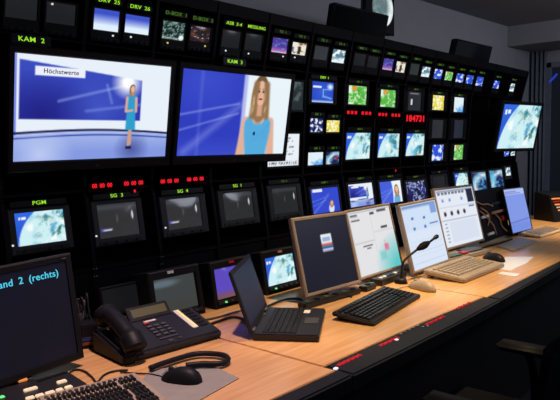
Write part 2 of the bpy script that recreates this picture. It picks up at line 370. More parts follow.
def p_ui1(U, V):
    I = base(U, (226, 226, 228)); I = mix(I, np.clip(1-np.hypot(U-1, V+.02)/.62, 0, 1)*1.3, (96, 200, 200))
    I = uirows(U, V, I, [(.02, .98, .975, .012)], (180, 186, 196)); I = uirows(U, V, I, [(.04, .2, .93, .012), (.05, .24, .86, .012), (.5, .6, .93, .02), (.68, .9, .95, .014), (.2, .42, .44, .014), (.7, .86, .68, .016), (.28, .38, .39, .008)], (60, 60, 70))
    I = mix(I, rectm(U, V, .0, .02, 0, 1)+rectm(U, V, .5, .505, .3, .9), (196, 200, 206)); I = mix(I, rectm(U, V, .02, .48, .5, .503)+rectm(U, V, .52, .98, .62, .623), (170, 174, 182))
    I = mix(I, rectm(U, V, .68, .8, .3, .46, .03)*np.clip(fbm(U, V, 22, 3)*3+.7, 0, 1), (226, 120, 150)); I = mix(I, rectm(U, V, .55, .7, .16, .3, .05)*.5, (90, 190, 190)); return I
def p_ui2(U, V):
    I = base(U, (206, 224, 246)); I = mix(I, soft(V-.58, .02)*.7, (222, 232, 246)); I = mix(I, rectm(U, V, .02, .98, .94, .99), (120, 150, 200)); I = mix(I, rectm(U, V, .8, .98, .8, .97), (130, 160, 222))
    for u, v in ((.25, .78), (.58, .76), (.25, .62), (.56, .62)): I = mix(I, ell(U, V, u, v, .035, .025, .3), (70, 110, 180))
    I = mix(I, rectm(U, V, .7, .95, .63, .66), (84, 110, 170)); I = mix(I, rectm(U, V, .1, .7, .695, .7), (150, 175, 215))
    for k in range(8): I = mix(I, rectm(U, V, .05, .95, .08+k*.055, .085+k*.055), (196, 210, 236))
    return I
def p_ui3(U, V):
    I = base(U, (228, 234, 244)); I = mix(I, rectm(U, V, .02, .98, .955, .985), (150, 160, 180)); I = uirows(U, V, I, [(.05+.09*k, .11+.09*k, .93, .014) for k in range(8)], (70, 74, 90))
    I = mix(I, rectm(U, V, .8, .98, .72, .97), (34, 38, 60))
    for k in range(4): I = mix(I, ell(U, V, .14+.17*k, .57, .034, .045, .3), (40, 42, 52)); I = mix(I, ell(U, V, .14+.17*k, .6, .012, .012, .5), (200, 120, 60))
    for u in (.12, .3, .62): I = mix(I, rectm(U, V, u, u+.05, .78, .83, .02), (110, 140, 200))
    I = mix(I, rectm(U, V, .03, .97, .455, .46)+rectm(U, V, .03, .97, .69, .694), (150, 158, 176)); I = mix(I, rectm(U, V, .2, .93, .06, .42)*.5, (204, 214, 234))
    for k in range(6): I = mix(I, rectm(U, V, .08, .14, .08+.06*k, .1+.06*k), (140, 150, 176))
    return mix(I, rectm(U, V, .8, .95, .64, .665), (90, 100, 140))
def p_lapblue(U, V):
    I = base(U, (128, 152, 230)); I = mix(I, rectm(U, V, 0, 1, .86, 1), (176, 192, 240)); I = uirows(U, V, I, [(.05, .6, .93, .01), (.05, .8, .89, .008)], (90, 110, 190)); I = mix(I, soft(np.abs(V-.22-.05*U)-.01, .02), (78, 100, 186)); return mix(I, soft(V-.2, .05)*.4, (100, 126, 214))
def p_navy(U, V): I = base(U, (11, 13, 27)); return mix(I, V*.3, (17, 19, 36))
def p_lapdark(U, V): return mix(base(U, (30, 36, 54)), V*.5, (46, 54, 74))
def p_poster(U, V):
    I = base(U, (7, 8, 10)); r = np.hypot(U-.60, (V-.60)*.84)
    I = mix(I, soft(r-.38, .02), (96, 118, 122)); I = mix(I, soft(r-.38, .02)*soft(-(np.hypot(U-.46, (V-.64)*.84)-.34), .14), (232, 240, 242))
    return mix(I, soft(r-.38, .02)*np.clip(fbm(U, V, 14, 8)*2.6, 0, 1)*.5, (160, 190, 186))

def picture(name, parent, w, h, paint, y=.010, nx=24, ny=18, bulge=0., m=None, cx=0, cz=0, **kw):
    u = np.linspace(0, 1, nx+1); v = np.linspace(0, 1, ny+1); U, V = np.meshgrid(u, v)
    rgb = lin(np.clip(paint(U, V), 0, 255))
    bl = bulge*(1-(2*U-1)**2)*(1-(2*V-1)**2)
    vs = np.stack([(U-.5)*w+cx, y-bl, (V-.5)*h+cz], -1).reshape(-1, 3)
    fs = []
    for j in range(ny):
        for i in range(nx):
            a = j*(nx+1)+i; fs.append((a, a+1, a+nx+2, a+nx+1))
    me = bpy.data.meshes.new(name); me.from_pydata(vs.tolist(), [], fs)
    at = me.color_attributes.new('Picture', 'FLOAT_COLOR', 'POINT')
    buf = np.ones((len(vs), 4), np.float32); buf[:, :3] = rgb.reshape(-1, 3); at.data.foreach_set('color', buf.ravel())
    me.materials.append(m or MT['scr'])
    for p in me.polygons: p.use_smooth = True
    o = bpy.data.objects.new(name, me); COL.objects.link(o); o.parent = parent
    for k, val in kw.items(): o[k] = val
    return o

# ------------------------------------------------------------------ the room
def struct(name, bm, m, parent=None): return link(name, bm, m, parent, kind='structure')
WX, EY, CZ = -.45, 7.45, 2.60
bm = bmesh.new(); box(bm, WX-.15, WX, -1.5, EY+.15, 0, CZ); struct('wall_left', bm, MT['wall'])
bm = bmesh.new(); box(bm, WX, 6.0, EY, EY+.15, 0, CZ); struct('wall_far', bm, MT['wall'])
bm = bmesh.new(); box(bm, WX-.15, 6.0, -1.5, EY+.15, -.1, 0); struct('floor', bm, MT['floor'])
bm = bmesh.new(); box(bm, WX-.15, 6.0, -1.5, EY+.15, CZ, CZ+.1); struct('ceiling', bm, MT['ceil'])
bm = bmesh.new(); box(bm, WX, 6.0, 6.72, EY, 2.385, CZ, .004); struct('ceiling_beam', bm, MT['ceil'])

# window at the far end, behind curtains
def far(px, py, y=EY): return on((px, py), (0, 1, 0), (0, y, 0))
w0 = far(547, 100)[0]
win = thing('window_1', 'dark window in the far wall beside the grey curtain', 'window', (w0+.75, EY-.02, 1.5)); win['kind'] = 'structure'
bm = bmesh.new()
for a in ((-.75, -.69, -.03, .02, -.95, .75), (.69, .75, -.03, .02, -.95, .75), (-.75, .75, -.03, .02, .69, .75), (-.75, .75, -.03, .02, -.95, -.89), (-.03, .03, -.028, .02, -.9, .7)): box(bm, *a, bev=.004)
struct('window_frame', bm, MT['curtain'], win)
bm = bmesh.new(); box(bm, -.69, .69, -.008, .004, -.89, .69); struct('window_pane', bm, MT['pane'], win)

def curtain(name, label, x0, x1, y, z0, z1, n, amp):
    bm = bmesh.new(); N = n*10; vs = []
    for k in (0, 1):
        for i in range(N+1):
            t = i/N; x = x0+(x1-x0)*t; yy = y+amp*math.sin(t*n*2*math.pi)+.3*amp*math.sin(t*n*5.1+1)+k*.008
            vs.append([bm.verts.new((x, yy, z)) for z in (z0, z1)])
    M_ = N+1
    for k in (0, 1):
        for i in range(N):
            a, b = vs[k*M_+i], vs[k*M_+i+1]; f = (a[0], b[0], b[1], a[1]); bm.faces.new(f if k == 0 else f[::-1])
    for i in range(N):
        for e in (0, 1): bm.faces.new((vs[i][e], vs[i+1][e], vs[M_+i+1][e], vs[M_+i][e]))
    bmesh.ops.recalc_face_normals(bm, faces=bm.faces[:])
    return tag(link(name, bm, MT['curtain'], None, True), label, 'curtain')
curtain('curtain', 'dark grey hanging curtain in folds at the far wall, beside the dark window', far(533, 100)[0], far(549, 100)[0], EY-.11, .02, 2.383, 4, .03)
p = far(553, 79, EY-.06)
bm = bmesh.new(); q = [far(549.5, 82, EY-.05), far(557, 74, EY-.05)]; tube(bm, [Vector(q[0]), Vector(q[1])], .012)  # glowing streak added in place of a blue reflection in the window glass
tag(link('reflection_streak', bm, MT['streak_glow']), 'thin glowing blue streak put in for a reflection at the top of the dark window', 'light')

# ------------------------------------------------------------------ the monitor rack
YL, YR = .27, 5.575
def zz(y, z): return z-.0155*(y-1.3)*max(0, min(1.1, (z-1.12)/.72))
def xf(z):                                     # front profile of the rack
    if z >= 1.755: return .163+(z-1.755)*.24
    if z >= 1.19: return .125+(z-1.19)*.0673
    if z >= .93: return .135+(1.19-z)*.15
    return .174
BAY = [.27, .61, .95, 1.287, 1.612, 1.95, 2.289, 2.626, 2.983, 3.308, 3.636, 3.955, 4.283, 4.616, 4.93, 5.262, 5.575]
rack = thing('monitor_rack', 'long black steel rack holding the wall of monitors', 'rack', (0, 0, 0))
def rzz(x, y, z): return (x, y, zz(y, z))
ZP = [0, .93, 1.19, 1.19001, 1.755, 2.055]
def upright(y0, y1, name='upright', back=-.30, out=0, label=None):
    bm = bmesh.new()
    prof = [(xf(z)+out, z) for z in (0.02, .93, 1.188, 1.192, 1.755, 2.05)]
    for k in range(len(prof)-1):
        (xa, za), (xb, zb) = prof[k], prof[k+1]
        hexa(bm, [rzz(back, y0, za), rzz(xa, y0, za), rzz(xa, y1, za), rzz(back, y1, za), rzz(back, y0, zb), rzz(xb, y0, zb), rzz(xb, y1, zb), rzz(back, y1, zb)])
    bmesh.ops.remove_doubles(bm, verts=bm.verts[:], dist=.0005)
    bmesh.ops.recalc_face_normals(bm, faces=bm.faces[:])
    o = link(name, bm, MT['rack'], rack)
    return o
for i, y in enumerate(BAY):
    upright(y-.008, y+.008, 'side_panel' if i in (0, len(BAY)-1) else 'upright')
def rail(z0, z1, name='rail', back=-.28, inset=.004, m='rack', y0=YL+.012, y1=YR-.012):
    bm = bmesh.new(); xa, xb = xf(z0+1e-4)-inset, xf(z1-1e-4)-inset
    hexa(bm, [rzz(back, y0, z0), rzz(xa, y0, z0), rzz(xa, y1, z0), rzz(back, y1, z0), rzz(back, y0, z1), rzz(xb, y0, z1), rzz(xb, y1, z1), rzz(back, y1, z1)])
    bmesh.ops.recalc_face_normals(bm, faces=bm.faces[:])
    return link(name, bm, MT[m], rack)
rail(2.0, 2.052, 'top_panel'); rail(1.790, 1.796, 'shelf'); rail(1.207, 1.217, 'shelf'); rail(.893, .908, 'shelf')
bm = bmesh.new(); box(bm, -.31, -.30, YL, YR, .02, 1.95); link('back_panel', bm, MT['gap'], rack)
rail(.04, .885, 'lower_panel', back=.10, inset=.014)
# small white rivets on the posts under the bottom row
for (y, zs) in ((1.287, (.901, .87)), (1.612, (.901, .87))):
    for z in zs:
        for s in (-1, 1):
            bm = bmesh.new(); cyl(bm, (xf(z)+.001, y+s*.006, z), .0028, .004, 'x', 10); link('rivet', bm, MT['silver'], rack)

def tilt_frame(P, tilt):          # wall-facing frame; positive tilt leans the top forward
    return frame(P, (0, 1, 0), (math.tan(tilt), 0, 1))

def name_display(parent, s, cx, cz, w, m, size=.016, y=-.004, h=.022):
    d = bx('name_display', MT['black'], parent, cx-w/2, cx+w/2, y, y+.03, cz-h/2, cz+h/2, bev=.001)
    if s: letters('letters', s, size, (cx, y-.0006, cz), m, d, sx=1.25)
    return d
def monitor(label, P, w, h, tilt, paint, W, H, oz, disp=None, group=None, depth=.22, nx=24, ny=18, bulge=.004, m=None,
            knobs=None, dz=None, dm='green_dim', dsize=.014, led=None, name='rack_monitor', hm='black'):
    P = np.array(P); lo = max([b for b in BAY if b < P[1]])+.010; hi = min([b for b in BAY if b > P[1]])-.010
    P[1] = min(max(P[1], lo+w/2+.006), hi-w/2-.006); W = max(min(W, 2*(P[1]-lo), 2*(hi-P[1])), w+.008)
    t = thing(name, label, 'monitor', mw=tilt_frame(P, tilt), group=group)
    bm = bmesh.new(); shell(bm, W, H, w, h, 0, oz, depth, .003, .82, .002); link('housing', bm, MT[hm], t)
    picture('screen', t, w, h, paint, .0055, nx, ny, bulge, m)
    if knobs is not None:
        bx('control_strip', MT['dark'], t, -W*.42, W*.42, -.003, .002, knobs-.007, knobs+.007, bev=.001)
        for k in range(4):
            bm = bmesh.new(); cyl(bm, (-W*.3+k*W*.2, -.006, knobs), .0042, .009, 'y', 12); link('knob', bm, MT['dark'], t)
    if disp is not None: name_display(t, disp, 0, dz, W*.9, MT[dm], dsize)
    if led:
        bm = bmesh.new(); cyl(bm, (led[0], -.002, led[1]), .0038, .004, 'y', 10); link('indicator_light', bm, MT[led[2]], t)
    return t
# --- top row -------------------------------------------------------
nT = (1, 0, -.24); pT = (.163, 0, 1.755); TA = math.atan(.24)
TOP = [  # px x0,x1,y0,y1, picture, name display, label
 (94, 119, 10, 31, p_sky, 'DRV 25', 'green_led', 'small top row monitor showing a blue to white sky, under the green DRV 25 letters'),
 (125, 149.5, 16, 34, p_sky, 'DRV 26', 'green_led', 'small top row monitor showing a blue to white sky, under the green DRV 26 letters'),
 (162, 185, 22, 40, p_dbox, 'D-BOX 1', 'green_dim', 'small top row monitor with a pale green tangled picture, under the D-BOX 1 letters'),
 (190.5, 210, 27, 42, p_red, 'D-BOX 2', 'green_dim', 'small top row monitor with a dim reddish picture, under the D-BOX 2 letters'),
 (222, 240, 31, 48, p_off, 'ASB 3-4', 'green_led', 'dark small top row monitor above the close-up screen, left one of two dark neighbours'),
 (245, 262, 34.5, 51, p_off, 'MESSUNG', 'green_led', 'dark small top row monitor above the close-up screen, right one of two dark neighbours'),
 (272, 287.5, 38.5, 53, p_pink, 'TX 1', 'green_dim', 'small top row monitor with a purple and pink picture, above the close-up screen'),
 (292, 306, 43, 55, p_room, 'TX 2', 'green_dim', 'small top row monitor with a cream and brown picture, left of the black displays'),
 (314, 328, 46.5, 60, lambda U, V: p_off(U, V, (52, 56, 60)), 'TX 3', 'green_dim', 'small grey top row monitor directly left of the first pale city picture'),
 (332, 345, 50, 63, p_city, 'TX 4', 'green_dim', 'small top row monitor with a pale city picture, below the larger black display'),
 (354, 365.5, 54, 66, p_off, '', 'green_dim', 'dark small top row monitor directly right of the first pale city picture'),
 (367.5, 378, 56.5, 68, p_off, '', 'green_dim', 'dark small top row monitor directly left of the second purple and pink picture'),
 (383, 393, 59, 70, p_pink, '', 'green_dim', 'small top row monitor with a purple and pink picture, below the globe screen'),
 (396, 405, 62, 72.5, p_room, '', 'green_dim', 'small top row monitor with a cream picture, below and right of the globe screen'),
 (410, 419, 64, 75, lambda U, V: p_off(U, V, (44, 52, 50)), '', 'green_dim', 'small dark grey top row monitor right of the second cream and brown picture'),
 (422, 429.5, 67, 77, p_city, '', 'green_dim', 'small top row monitor with a pale city picture, second left of the small green one'),
 (434, 442, 69.5, 79, p_blueimg, '', 'green_dim', 'small top row monitor with a blue picture, directly left of the green one'),
 (445, 452.5, 72, 80.5, p_map, '', 'green_dim', 'small top row monitor with a bright green picture'),
 (456, 463.5, 74, 82.5, lambda U, V: p_blueimg(U, V, 73), '', 'green_dim', 'small top row monitor with a blue picture, directly right of the green one'),
 (466, 473, 75.5, 84, lambda U, V: p_blueimg(U, V, 76), '', 'green_dim', 'small top row monitor with a blue picture, second right of the small green one'),
 (476, 483, 77, 86, lambda U, V: p_blueimg(U, V, 79), '', 'green_dim', 'small top row monitor with a blue picture, third right of the small green one'),
 (493.5, 499, 81, 88.5, lambda U, V: p_blueimg(U, V, 84), '', 'green_dim', 'small top row monitor with a blue picture, second from the right end of the row'),
 (508.5, 514, 83.5, 91.5, p_city, '', 'green_dim', 'small pale top row monitor, last at the right end of the row'),
]
GT = 'small monitors in the top row of the rack'
for i, (a, b, c, d, pnt, disp, dm, lab) in enumerate(TOP):
    ym = (c+d)/2; P0 = on((a, ym), nT, pT); P1 = on((b, ym), nT, pT); Q0 = on(((a+b)/2, c), nT, pT); Q1 = on(((a+b)/2, d), nT, pT)
    ctr = (P0+P1)/2; w = min(.116, max(.110, P1[1]-P0[1])); h = (Q0[2]-Q1[2])/math.cos(TA)
    ctr[2] = (Q0[2]+Q1[2])/2
    if not disp: disp = ('MAZ %d' % (i-9))
    off = pnt is p_off
    monitor(lab, ctr+np.array([.004, 0, 0]), w, h, TA, pnt, .138, h+.056, -.018, disp, GT, .2, 28, 20, .003, MT['scr_dim'] if off else None,
            knobs=-h/2-.034, dz=h/2+.0335, dm=dm, dsize=.021 if i < 6 else .017, led=(-.03 if i % 3 else .03, -h/2-.016, 'yellow_led' if i in (2, 3) else 'white_led') if i < 8 else None)
for k, (yy, lab) in enumerate(((1.035, 'dark small top row monitor, second left of the DRV 25 monitor'), (1.185, 'dark small top row monitor, directly left of the DRV 25 monitor'))):
    ctr = np.array([xf(1.885)+.004, yy, 1.885])
    monitor(lab, ctr, .113, .075, TA, p_off, .138, .131, -.018, '', GT, .2, m=MT['scr_dim'], knobs=-.072, dz=.071, led=((-.045, .03, 'white_led'), (-.04, .03, 'white_led'))[k])

# --- middle rows ----------------------------------------------------
nM = (1, 0, -.0673); pM = (.125, 0, 1.19); MA = math.atan(.0673)
GM = 'monitors in the middle rows of the rack'
MID = [
 (312, 333.5, 82, 102.5, p_blueweather, 'DRV 1', 'blue weather picture monitor under the green DRV 1 letters, right of the large screens'),
 (310, 323, 118.5, 132, p_blot, 'QK 1', 'small middle rack monitor with a navy and white picture, left one of a pair'),
 (326.5, 339.5, 120.5, 132, p_yellow, 'QK 2', 'small middle rack monitor with a yellow picture, below the blue weather picture'),
 (308, 323, 152.5, 165, p_white, 'QK 3', 'small middle rack monitor with a pale cyan picture, lower left of a pair'),
 (326, 339, 152, 164, lambda U, V: mix(p_swirl(U, V, 5), ell(U, V, .78, .5, .1, .16, .3), (190, 30, 60)), 'QK 4', 'small middle rack monitor with a dark blue picture and a red dot'),
 (348.5, 366.5, 86, 104.5, p_map, 'DV 2', 'middle rack monitor with a green map and orange spot, left one of two green maps'),
 (346, 370, 133, 159, p_earth, 'SAT-1', 'middle rack monitor showing the pale earth picture, left one of three in that row'),
 (380.5, 395.5, 90, 107, lambda U, V: p_map(U, V, 9), 'DV 3', 'middle rack monitor with a green map, right one of two green maps'),
 (378, 399, 133.7, 157, lambda U, V: p_earth(U, V, 0, 4), 'SAT-2', 'middle rack monitor showing the pale earth picture, middle one of three in that row'),
 (408, 421, 92, 110.5, lambda U, V: mix(p_off(U, V, (40, 42, 48)), rectm(U, V, .2, .32, .3, .6, .03)+rectm(U, V, .15, .8, .88, .94, .05)*.5, (214, 218, 224)), 'DV 4', 'dark grey middle rack monitor with one white stroke, above the red clock digits'),
 (406, 424, 133.7, 155.5, lambda U, V: p_earth(U, V, 0, 5), 'SAT-3', 'middle rack monitor showing the pale earth picture, below the red clock digits'),
 (432.5, 444, 95.5, 110, p_yellow, 'MAZ 1', 'middle rack monitor with a yellow picture, at the right part of the rack'),
 (432, 443, 120, 138, lambda U, V: p_off(U, V, (42, 44, 50)), '', 'dark grey middle rack monitor directly below the right hand yellow picture'),
 (432, 443, 145, 160.5, lambda U, V: p_blueimg(U, V, 73), '', 'middle rack monitor with a blue and white picture, directly left of the lower green one'),
 (454, 463.5, 97.5, 112, p_white, 'MAZ 2', 'middle rack monitor with a white and cyan picture, right of the yellow picture'),
 (454, 463, 120, 138, lambda U, V: p_off(U, V, (36, 42, 54)), '', 'dark bluish middle rack monitor directly below the white and cyan picture'),
 (454, 463, 145, 159.5, lambda U, V: p_map(U, V, 14), '', 'middle rack monitor with a green picture, lower right of the rack'),
 (504, 509, 151, 156, lambda U, V: p_blueimg(U, V, 71), '', 'tiny rack monitor with a blue and white picture, left one below the hung television'),
 (510.5, 515, 151.5, 155.5, p_city, '', 'tiny rack monitor with a pale picture, right one below the hung television'),
 (268, 299, 134, 166, p_textpage, None, 'white text page on a rack monitor, partly hidden behind the large close-up screen'),
 (293, 304, 82, 110, p_greygreen, None, 'dim grey green rack monitor, a narrow strip showing beside the large close-up screen'),
]
for i, (a, b, c, d, pnt, disp, lab) in enumerate(MID):
    ym = (c+d)/2; P0 = on((a, ym), nM, pM); P1 = on((b, ym), nM, pM); Q0 = on(((a+b)/2, c), nM, pM); Q1 = on(((a+b)/2, d), nM, pM)
    ctr = (P0+P1)/2; w = P1[1]-P0[1]; h = Q0[2]-Q1[2]; ctr[2] = (Q0[2]+Q1[2])/2
    small = w < .145
    if disp is None:
        if pnt is p_greygreen: ctr[1] = 2.49; w = .235; 
        W, H = w+.024, h+.03
    elif small: W, H = w+.02, h+.028
    elif w > .22: W, H = w+.028, h+.03
    else: W, H = .26, h+.026
    W = min(W, .303)
    dark = disp == '' and 'dark' in lab
    monitor(lab, ctr+np.array([.004, 0, 0]), w, h, MA, pnt, W, H, 0, (disp or None), GM, .2, 30, 22, .004, MT['scr_dim'] if dark else None,
            dz=h/2+(.024 if a < 400 else .017), dm='green_led' if disp == 'DRV 1' else 'green_dim', dsize=.02 if disp == 'DRV 1' else .016)
# --- bottom row ------------------------------------------------------
nB = (1, 0, .15); pB = (.135, 0, 1.19); BA = -math.atan(.15)
GB = 'monitors in the bottom row of the rack'
BOT = [
 (16, 65, 211, 243.5, p_earth, 'PGM', 'bottom row monitor showing the pale earth picture under the green PGM letters'),
 (98.5, 138, 203, 236.5, p_sg, 'SG 3', 'grey bottom row monitor under the green SG 3 letters, with a white dash'),
 (167, 201, 198, 228, p_sg, 'SG 4', 'grey bottom row monitor under the green SG 4 letters, with a white dash'),
 (224, 253, 192, 219, lambda U, V: p_sg(U, V, False, (44, 46, 48)), 'SG 1', 'grey bottom row monitor under the green SG 1 letters, no dash'),
 (273, 297.5, 187, 213, lambda U, V: p_sg(U, V, False, (38, 40, 42)), 'SG 2', 'grey bottom row monitor under the SG 2 letters, below the white text page'),
 (311, 340, 186.5, 214, p_pres, 'KAM 1', 'bottom row monitor with a blue picture and small presenter, above the beige framed dark screen'),
 (348.5, 374, 183.5, 206, p_stud2, 'KAM 2', 'bottom row monitor repeating the wide studio picture, right of the KAM 1 one'),
 (380, 402, 180, 204, p_pres2, 'KAM 3', 'bottom row monitor with a blue and white presenter close-up'),
 (407, 426, 180, 203, p_net, 'KAM 4', 'bottom row monitor with white lines on dark navy'),
 (434, 446, 176, 196, p_off, 'DV', 'dark bottom row monitor behind the top of the tallest flat screen'),
 (455, 468, 173, 187, lambda U, V: p_earth(U, V, 0, 6), 'ASB', 'bottom row monitor with the pale earth picture, right of the dark bottom row monitor'),
 (473, 486, 172, 190, p_swirl, '', 'bottom row monitor with a white swirl on navy, left one of two swirls'),
 (490, 503, 170, 187, lambda U, V: p_swirl(U, V, 3), '', 'bottom row monitor with a white swirl on navy, right one of two swirls'),
 (505.5, 510.5, 167.5, 175.5, p_city, '', 'tiny pale bottom row monitor at the right end of the rack'),
]
for i, (a, b, c, d, pnt, disp, lab) in enumerate(BOT):
    ym = (c+d)/2; P0 = on((a, ym), nB, pB); P1 = on((b, ym), nB, pB); Q0 = on(((a+b)/2, c), nB, pB); Q1 = on(((a+b)/2, d), nB, pB)
    ctr = (P0+P1)/2; w = P1[1]-P0[1]; h = (Q0[2]-Q1[2])/math.cos(BA); ctr[2] = (Q0[2]+Q1[2])/2; ctr[0] = pB[0]+(pB[2]-ctr[2])*.15
    h = min(h, .142)
    if w > .22: w = .25
    bright = disp in ('PGM', 'SG 3', 'SG 4', 'SG 1')
    ctr[1] += 0
    monitor(lab, ctr+np.array([.004, 0, 0]), w, h, BA, pnt, max(w+.03, min(.285, w+.075)) if w > .12 else w+.03, h+.05, -.008, disp or None, GB, .2, 36, 26, .006,
            MT['scr_dim'] if disp == 'DV' else None, dz=h/2+.032, dm='green_led' if bright else 'green_dim', dsize=.021 if bright else .015,
            hm='house', knobs=-h/2-.02 if w > .12 else None, led=(-w/2-.022, -.055, 'white_led') if i < 3 else None)
# red timers and clock
def timer(px0, px1, pyc, s, label, n, p0, tilt, h=.03, group='red timers on the rack', size=None, lift=.006):
    p0 = (p0[0]+.034, p0[1], p0[2]); lift = 0
    A = on((px0, pyc), n, p0); B = on((px1, pyc), n, p0); c = (A+B)/2; w = B[1]-A[1]
    t = thing('timer_display', label, 'timer', mw=tilt_frame(c+np.array([lift, 0, 0]), tilt), group=group)
    bm = bmesh.new(); box(bm, -w/2-.008, w/2+.008, 0, .03, -h/2, h/2, bev=.002); link('case', bm, MT['gap'], t)
    o = letters('lettering', s, .03, (0, -.0006, 0), MT['red_led'], t, bold=.03)
    xs = [v.co.x for v in o.data.vertices]; zs_ = [v.co.z for v in o.data.vertices]
    kx = w/(max(xs)-min(xs)); kz = (size or h*.66)/(max(zs_)-min(zs_)); mx, mz = (max(xs)+min(xs))/2, (max(zs_)+min(zs_))/2
    for v in o.data.vertices: v.co.x = (v.co.x-mx)*kx; v.co.z = (v.co.z-mz)*kz
    return t
nF = (1, 0, 0)
timer(92, 112, 185.5, '00 00 00', 'red zero digits above the SG 3 monitor, left timer of its pair', nF, (.125, 0, 0), 0, .03, size=.018)
timer(124, 143, 183, '00 00 00', 'red zero digits above the SG 3 monitor, right timer of its pair', nF, (.125, 0, 0), 0, .03, size=.018)
timer(160.5, 178.5, 181, '00 00 00', 'red zero digits above the SG 4 monitor, left timer of its pair', nF, (.125, 0, 0), 0, .03, size=.018)
timer(187, 203.5, 179, '00 00 00', 'red zero digits above the SG 4 monitor, right timer of its pair', nF, (.125, 0, 0), 0, .03, size=.018)
timer(347, 357, 112.5, '00 00 00', 'red timer under the left green map, left of its pair', nM, pM, MA, .03)
timer(361.5, 371, 113.2, '00 00 00', 'red timer under the left green map, right of its pair', nM, pM, MA, .03)
timer(378.5, 387, 114.5, '00 00 00', 'red timer under the right green map, left of its pair', nM, pM, MA, .03)
timer(391.5, 400, 115.2, '00 00 00', 'red timer under the right green map, right of its pair', nM, pM, MA, .03)
timer(406.5, 424, 118.5, '184731', 'large red clock digits reading 184731', nM, pM, MA, .058, 'red timers on the rack', .044)
def redlamp(px, py, n, p0, tilt, label, w=.008, h=.012):
    c = on((px, py), n, (p0[0]+.024, 0, 0)); t = thing('tally_light', label, 'light', mw=tilt_frame(c, tilt), group='red tally lights')
    bx('lens', MT['red_led'], t, -w/2, w/2, -.004, .002, -h/2, h/2, bev=.001); bx('lamp_holder', MT['black'], t, -w/2-.003, w/2+.003, -.001, .02, -h/2-.003, h/2+.003)
redlamp(134.5, 191, nF, (.125, 0, 0), 0, 'small red tally light right of the SG 3 letters')
redlamp(395.5, 170.5, nF, (.125, 0, 0), 0, 'small red tally light above the KAM 3 monitor')

# ------------------------------------------------------------------ the two big flat screens hung before the rack
TILT = math.radians(10); nTV = (math.cos(TILT), 0, -math.sin(TILT)); pTV = (.24, 0, 1.5)
def bigtv(label, q, paint, nx, ny, nm, txt=None):
    P = [on(p, nTV, pTV) for p in q]                       # TL TR BR BL
    c = sum(P)/4; w = ((P[1]-P[0])[1]+(P[2]-P[3])[1])/2; h = (np.linalg.norm(P[3]-P[0])+np.linalg.norm(P[2]-P[1]))/2
    right = ((P[1]-P[0])+(P[2]-P[3]))
    t = thing(nm, label, 'television', mw=frame(c, right, (math.tan(TILT), 0, 1)), group='large flat screens hung before the rack')
    bm = bmesh.new(); shell(bm, w+.05, h+.07, w, h, 0, -.006, .055, .006, .9); link('housing', bm, MT['black'], t)
    picture('screen', t, w, h, paint, .007, nx, ny)
    letters('brand_mark', '....', .014, (0, -.001, -h/2-.022), MT['silver'], t)
    bm = bmesh.new(); box(bm, -.10, .10, .05, .068, -.1, .1, bev=.004)
    link('wall_mount', bm, MT['rack'], t)
    return t, w, h
t, w, h = bigtv('large wide flat screen showing a studio with a standing presenter, under the KAM 2 letters', [(17, 53), (171, 67), (167, 156.5), (13, 162)], p_studio, 200, 112, 'flat_screen_television')
letters('caption', 'Höchstwerte', .024, (-w/2+.26*w, .0055, h/2-.142*h), MT['ink'], t)
t2, w2, h2 = bigtv('large wide flat screen showing a presenter close-up, under the KAM 3 letters', [(183.5, 69), (290, 79), (286, 154), (178.5, 155.5)], p_close, 200, 112, 'flat_screen_television')
def rackname(s, px, py, n, p0, tilt, label, w=.12, sz=.024):
    c = on((px, py), n, p0)
    t = thing('name_display', label, 'sign', mw=tilt_frame(c+np.array([.004, 0, 0]), tilt), group='green camera name displays above the large screens')
    bx('case', MT['black'], t, -w/2, w/2, 0, .03, -.018, .018, bev=.002); letters('letters', s, sz, (0, -.0008, 0), MT['green_led'], t, sx=1.25)
nK = (1, 0, -.05); pK = (.205, 0, 1.755)
rackname('KAM 2', 31, 40, nK, pK, 0, 'green KAM 2 letters above the studio picture', .15)
rackname('KAM 3', 234.5, 62, nK, pK, 0, 'green KAM 3 letters above the presenter close-up', .15)

# hung television at the right
Z5 = 5.05
c = CAM + ray((519.5, 126))*Z5
yaw = math.radians(-8)
right = Vector((-math.sin(yaw)*-1*-1, math.cos(yaw), -.03)); right = Vector((.16, .985, -.03))
qn = np.array(frame(c, right, (.2, 0, 1)).to_3x3().col[1])*-1
q = [on(p, qn, c) for p in ((505, 104.5), (541, 106), (535, 148), (497, 148.5))]
rt = (q[1]-q[0])+(q[2]-q[3]); up = (q[0]-q[3])+(q[1]-q[2]); c = sum(q)/4; w = np.linalg.norm(rt)/2; h = np.linalg.norm(up)/2
t = thing('hung_television', 'flat screen showing the pale earth picture, hung at the right end of the rack', 'television', mw=frame(c, rt, up))
bm = bmesh.new(); shell(bm, w+.05, h+.055, w, h, 0, 0, .06, .006, .85); link('housing', bm, MT['black'], t)
picture('screen', t, w, h, lambda U, V: p_earth(U, V, 0, 3), .007, 70, 56)
bm = bmesh.new(); box(bm, -.07, .07, .055, .075, -.07, .07, bev=.004); tube(bm, [Vector((0, .07, 0)), Vector((-.05, .24, -.02))], .02); link('wall_mount', bm, MT['rack'], t)

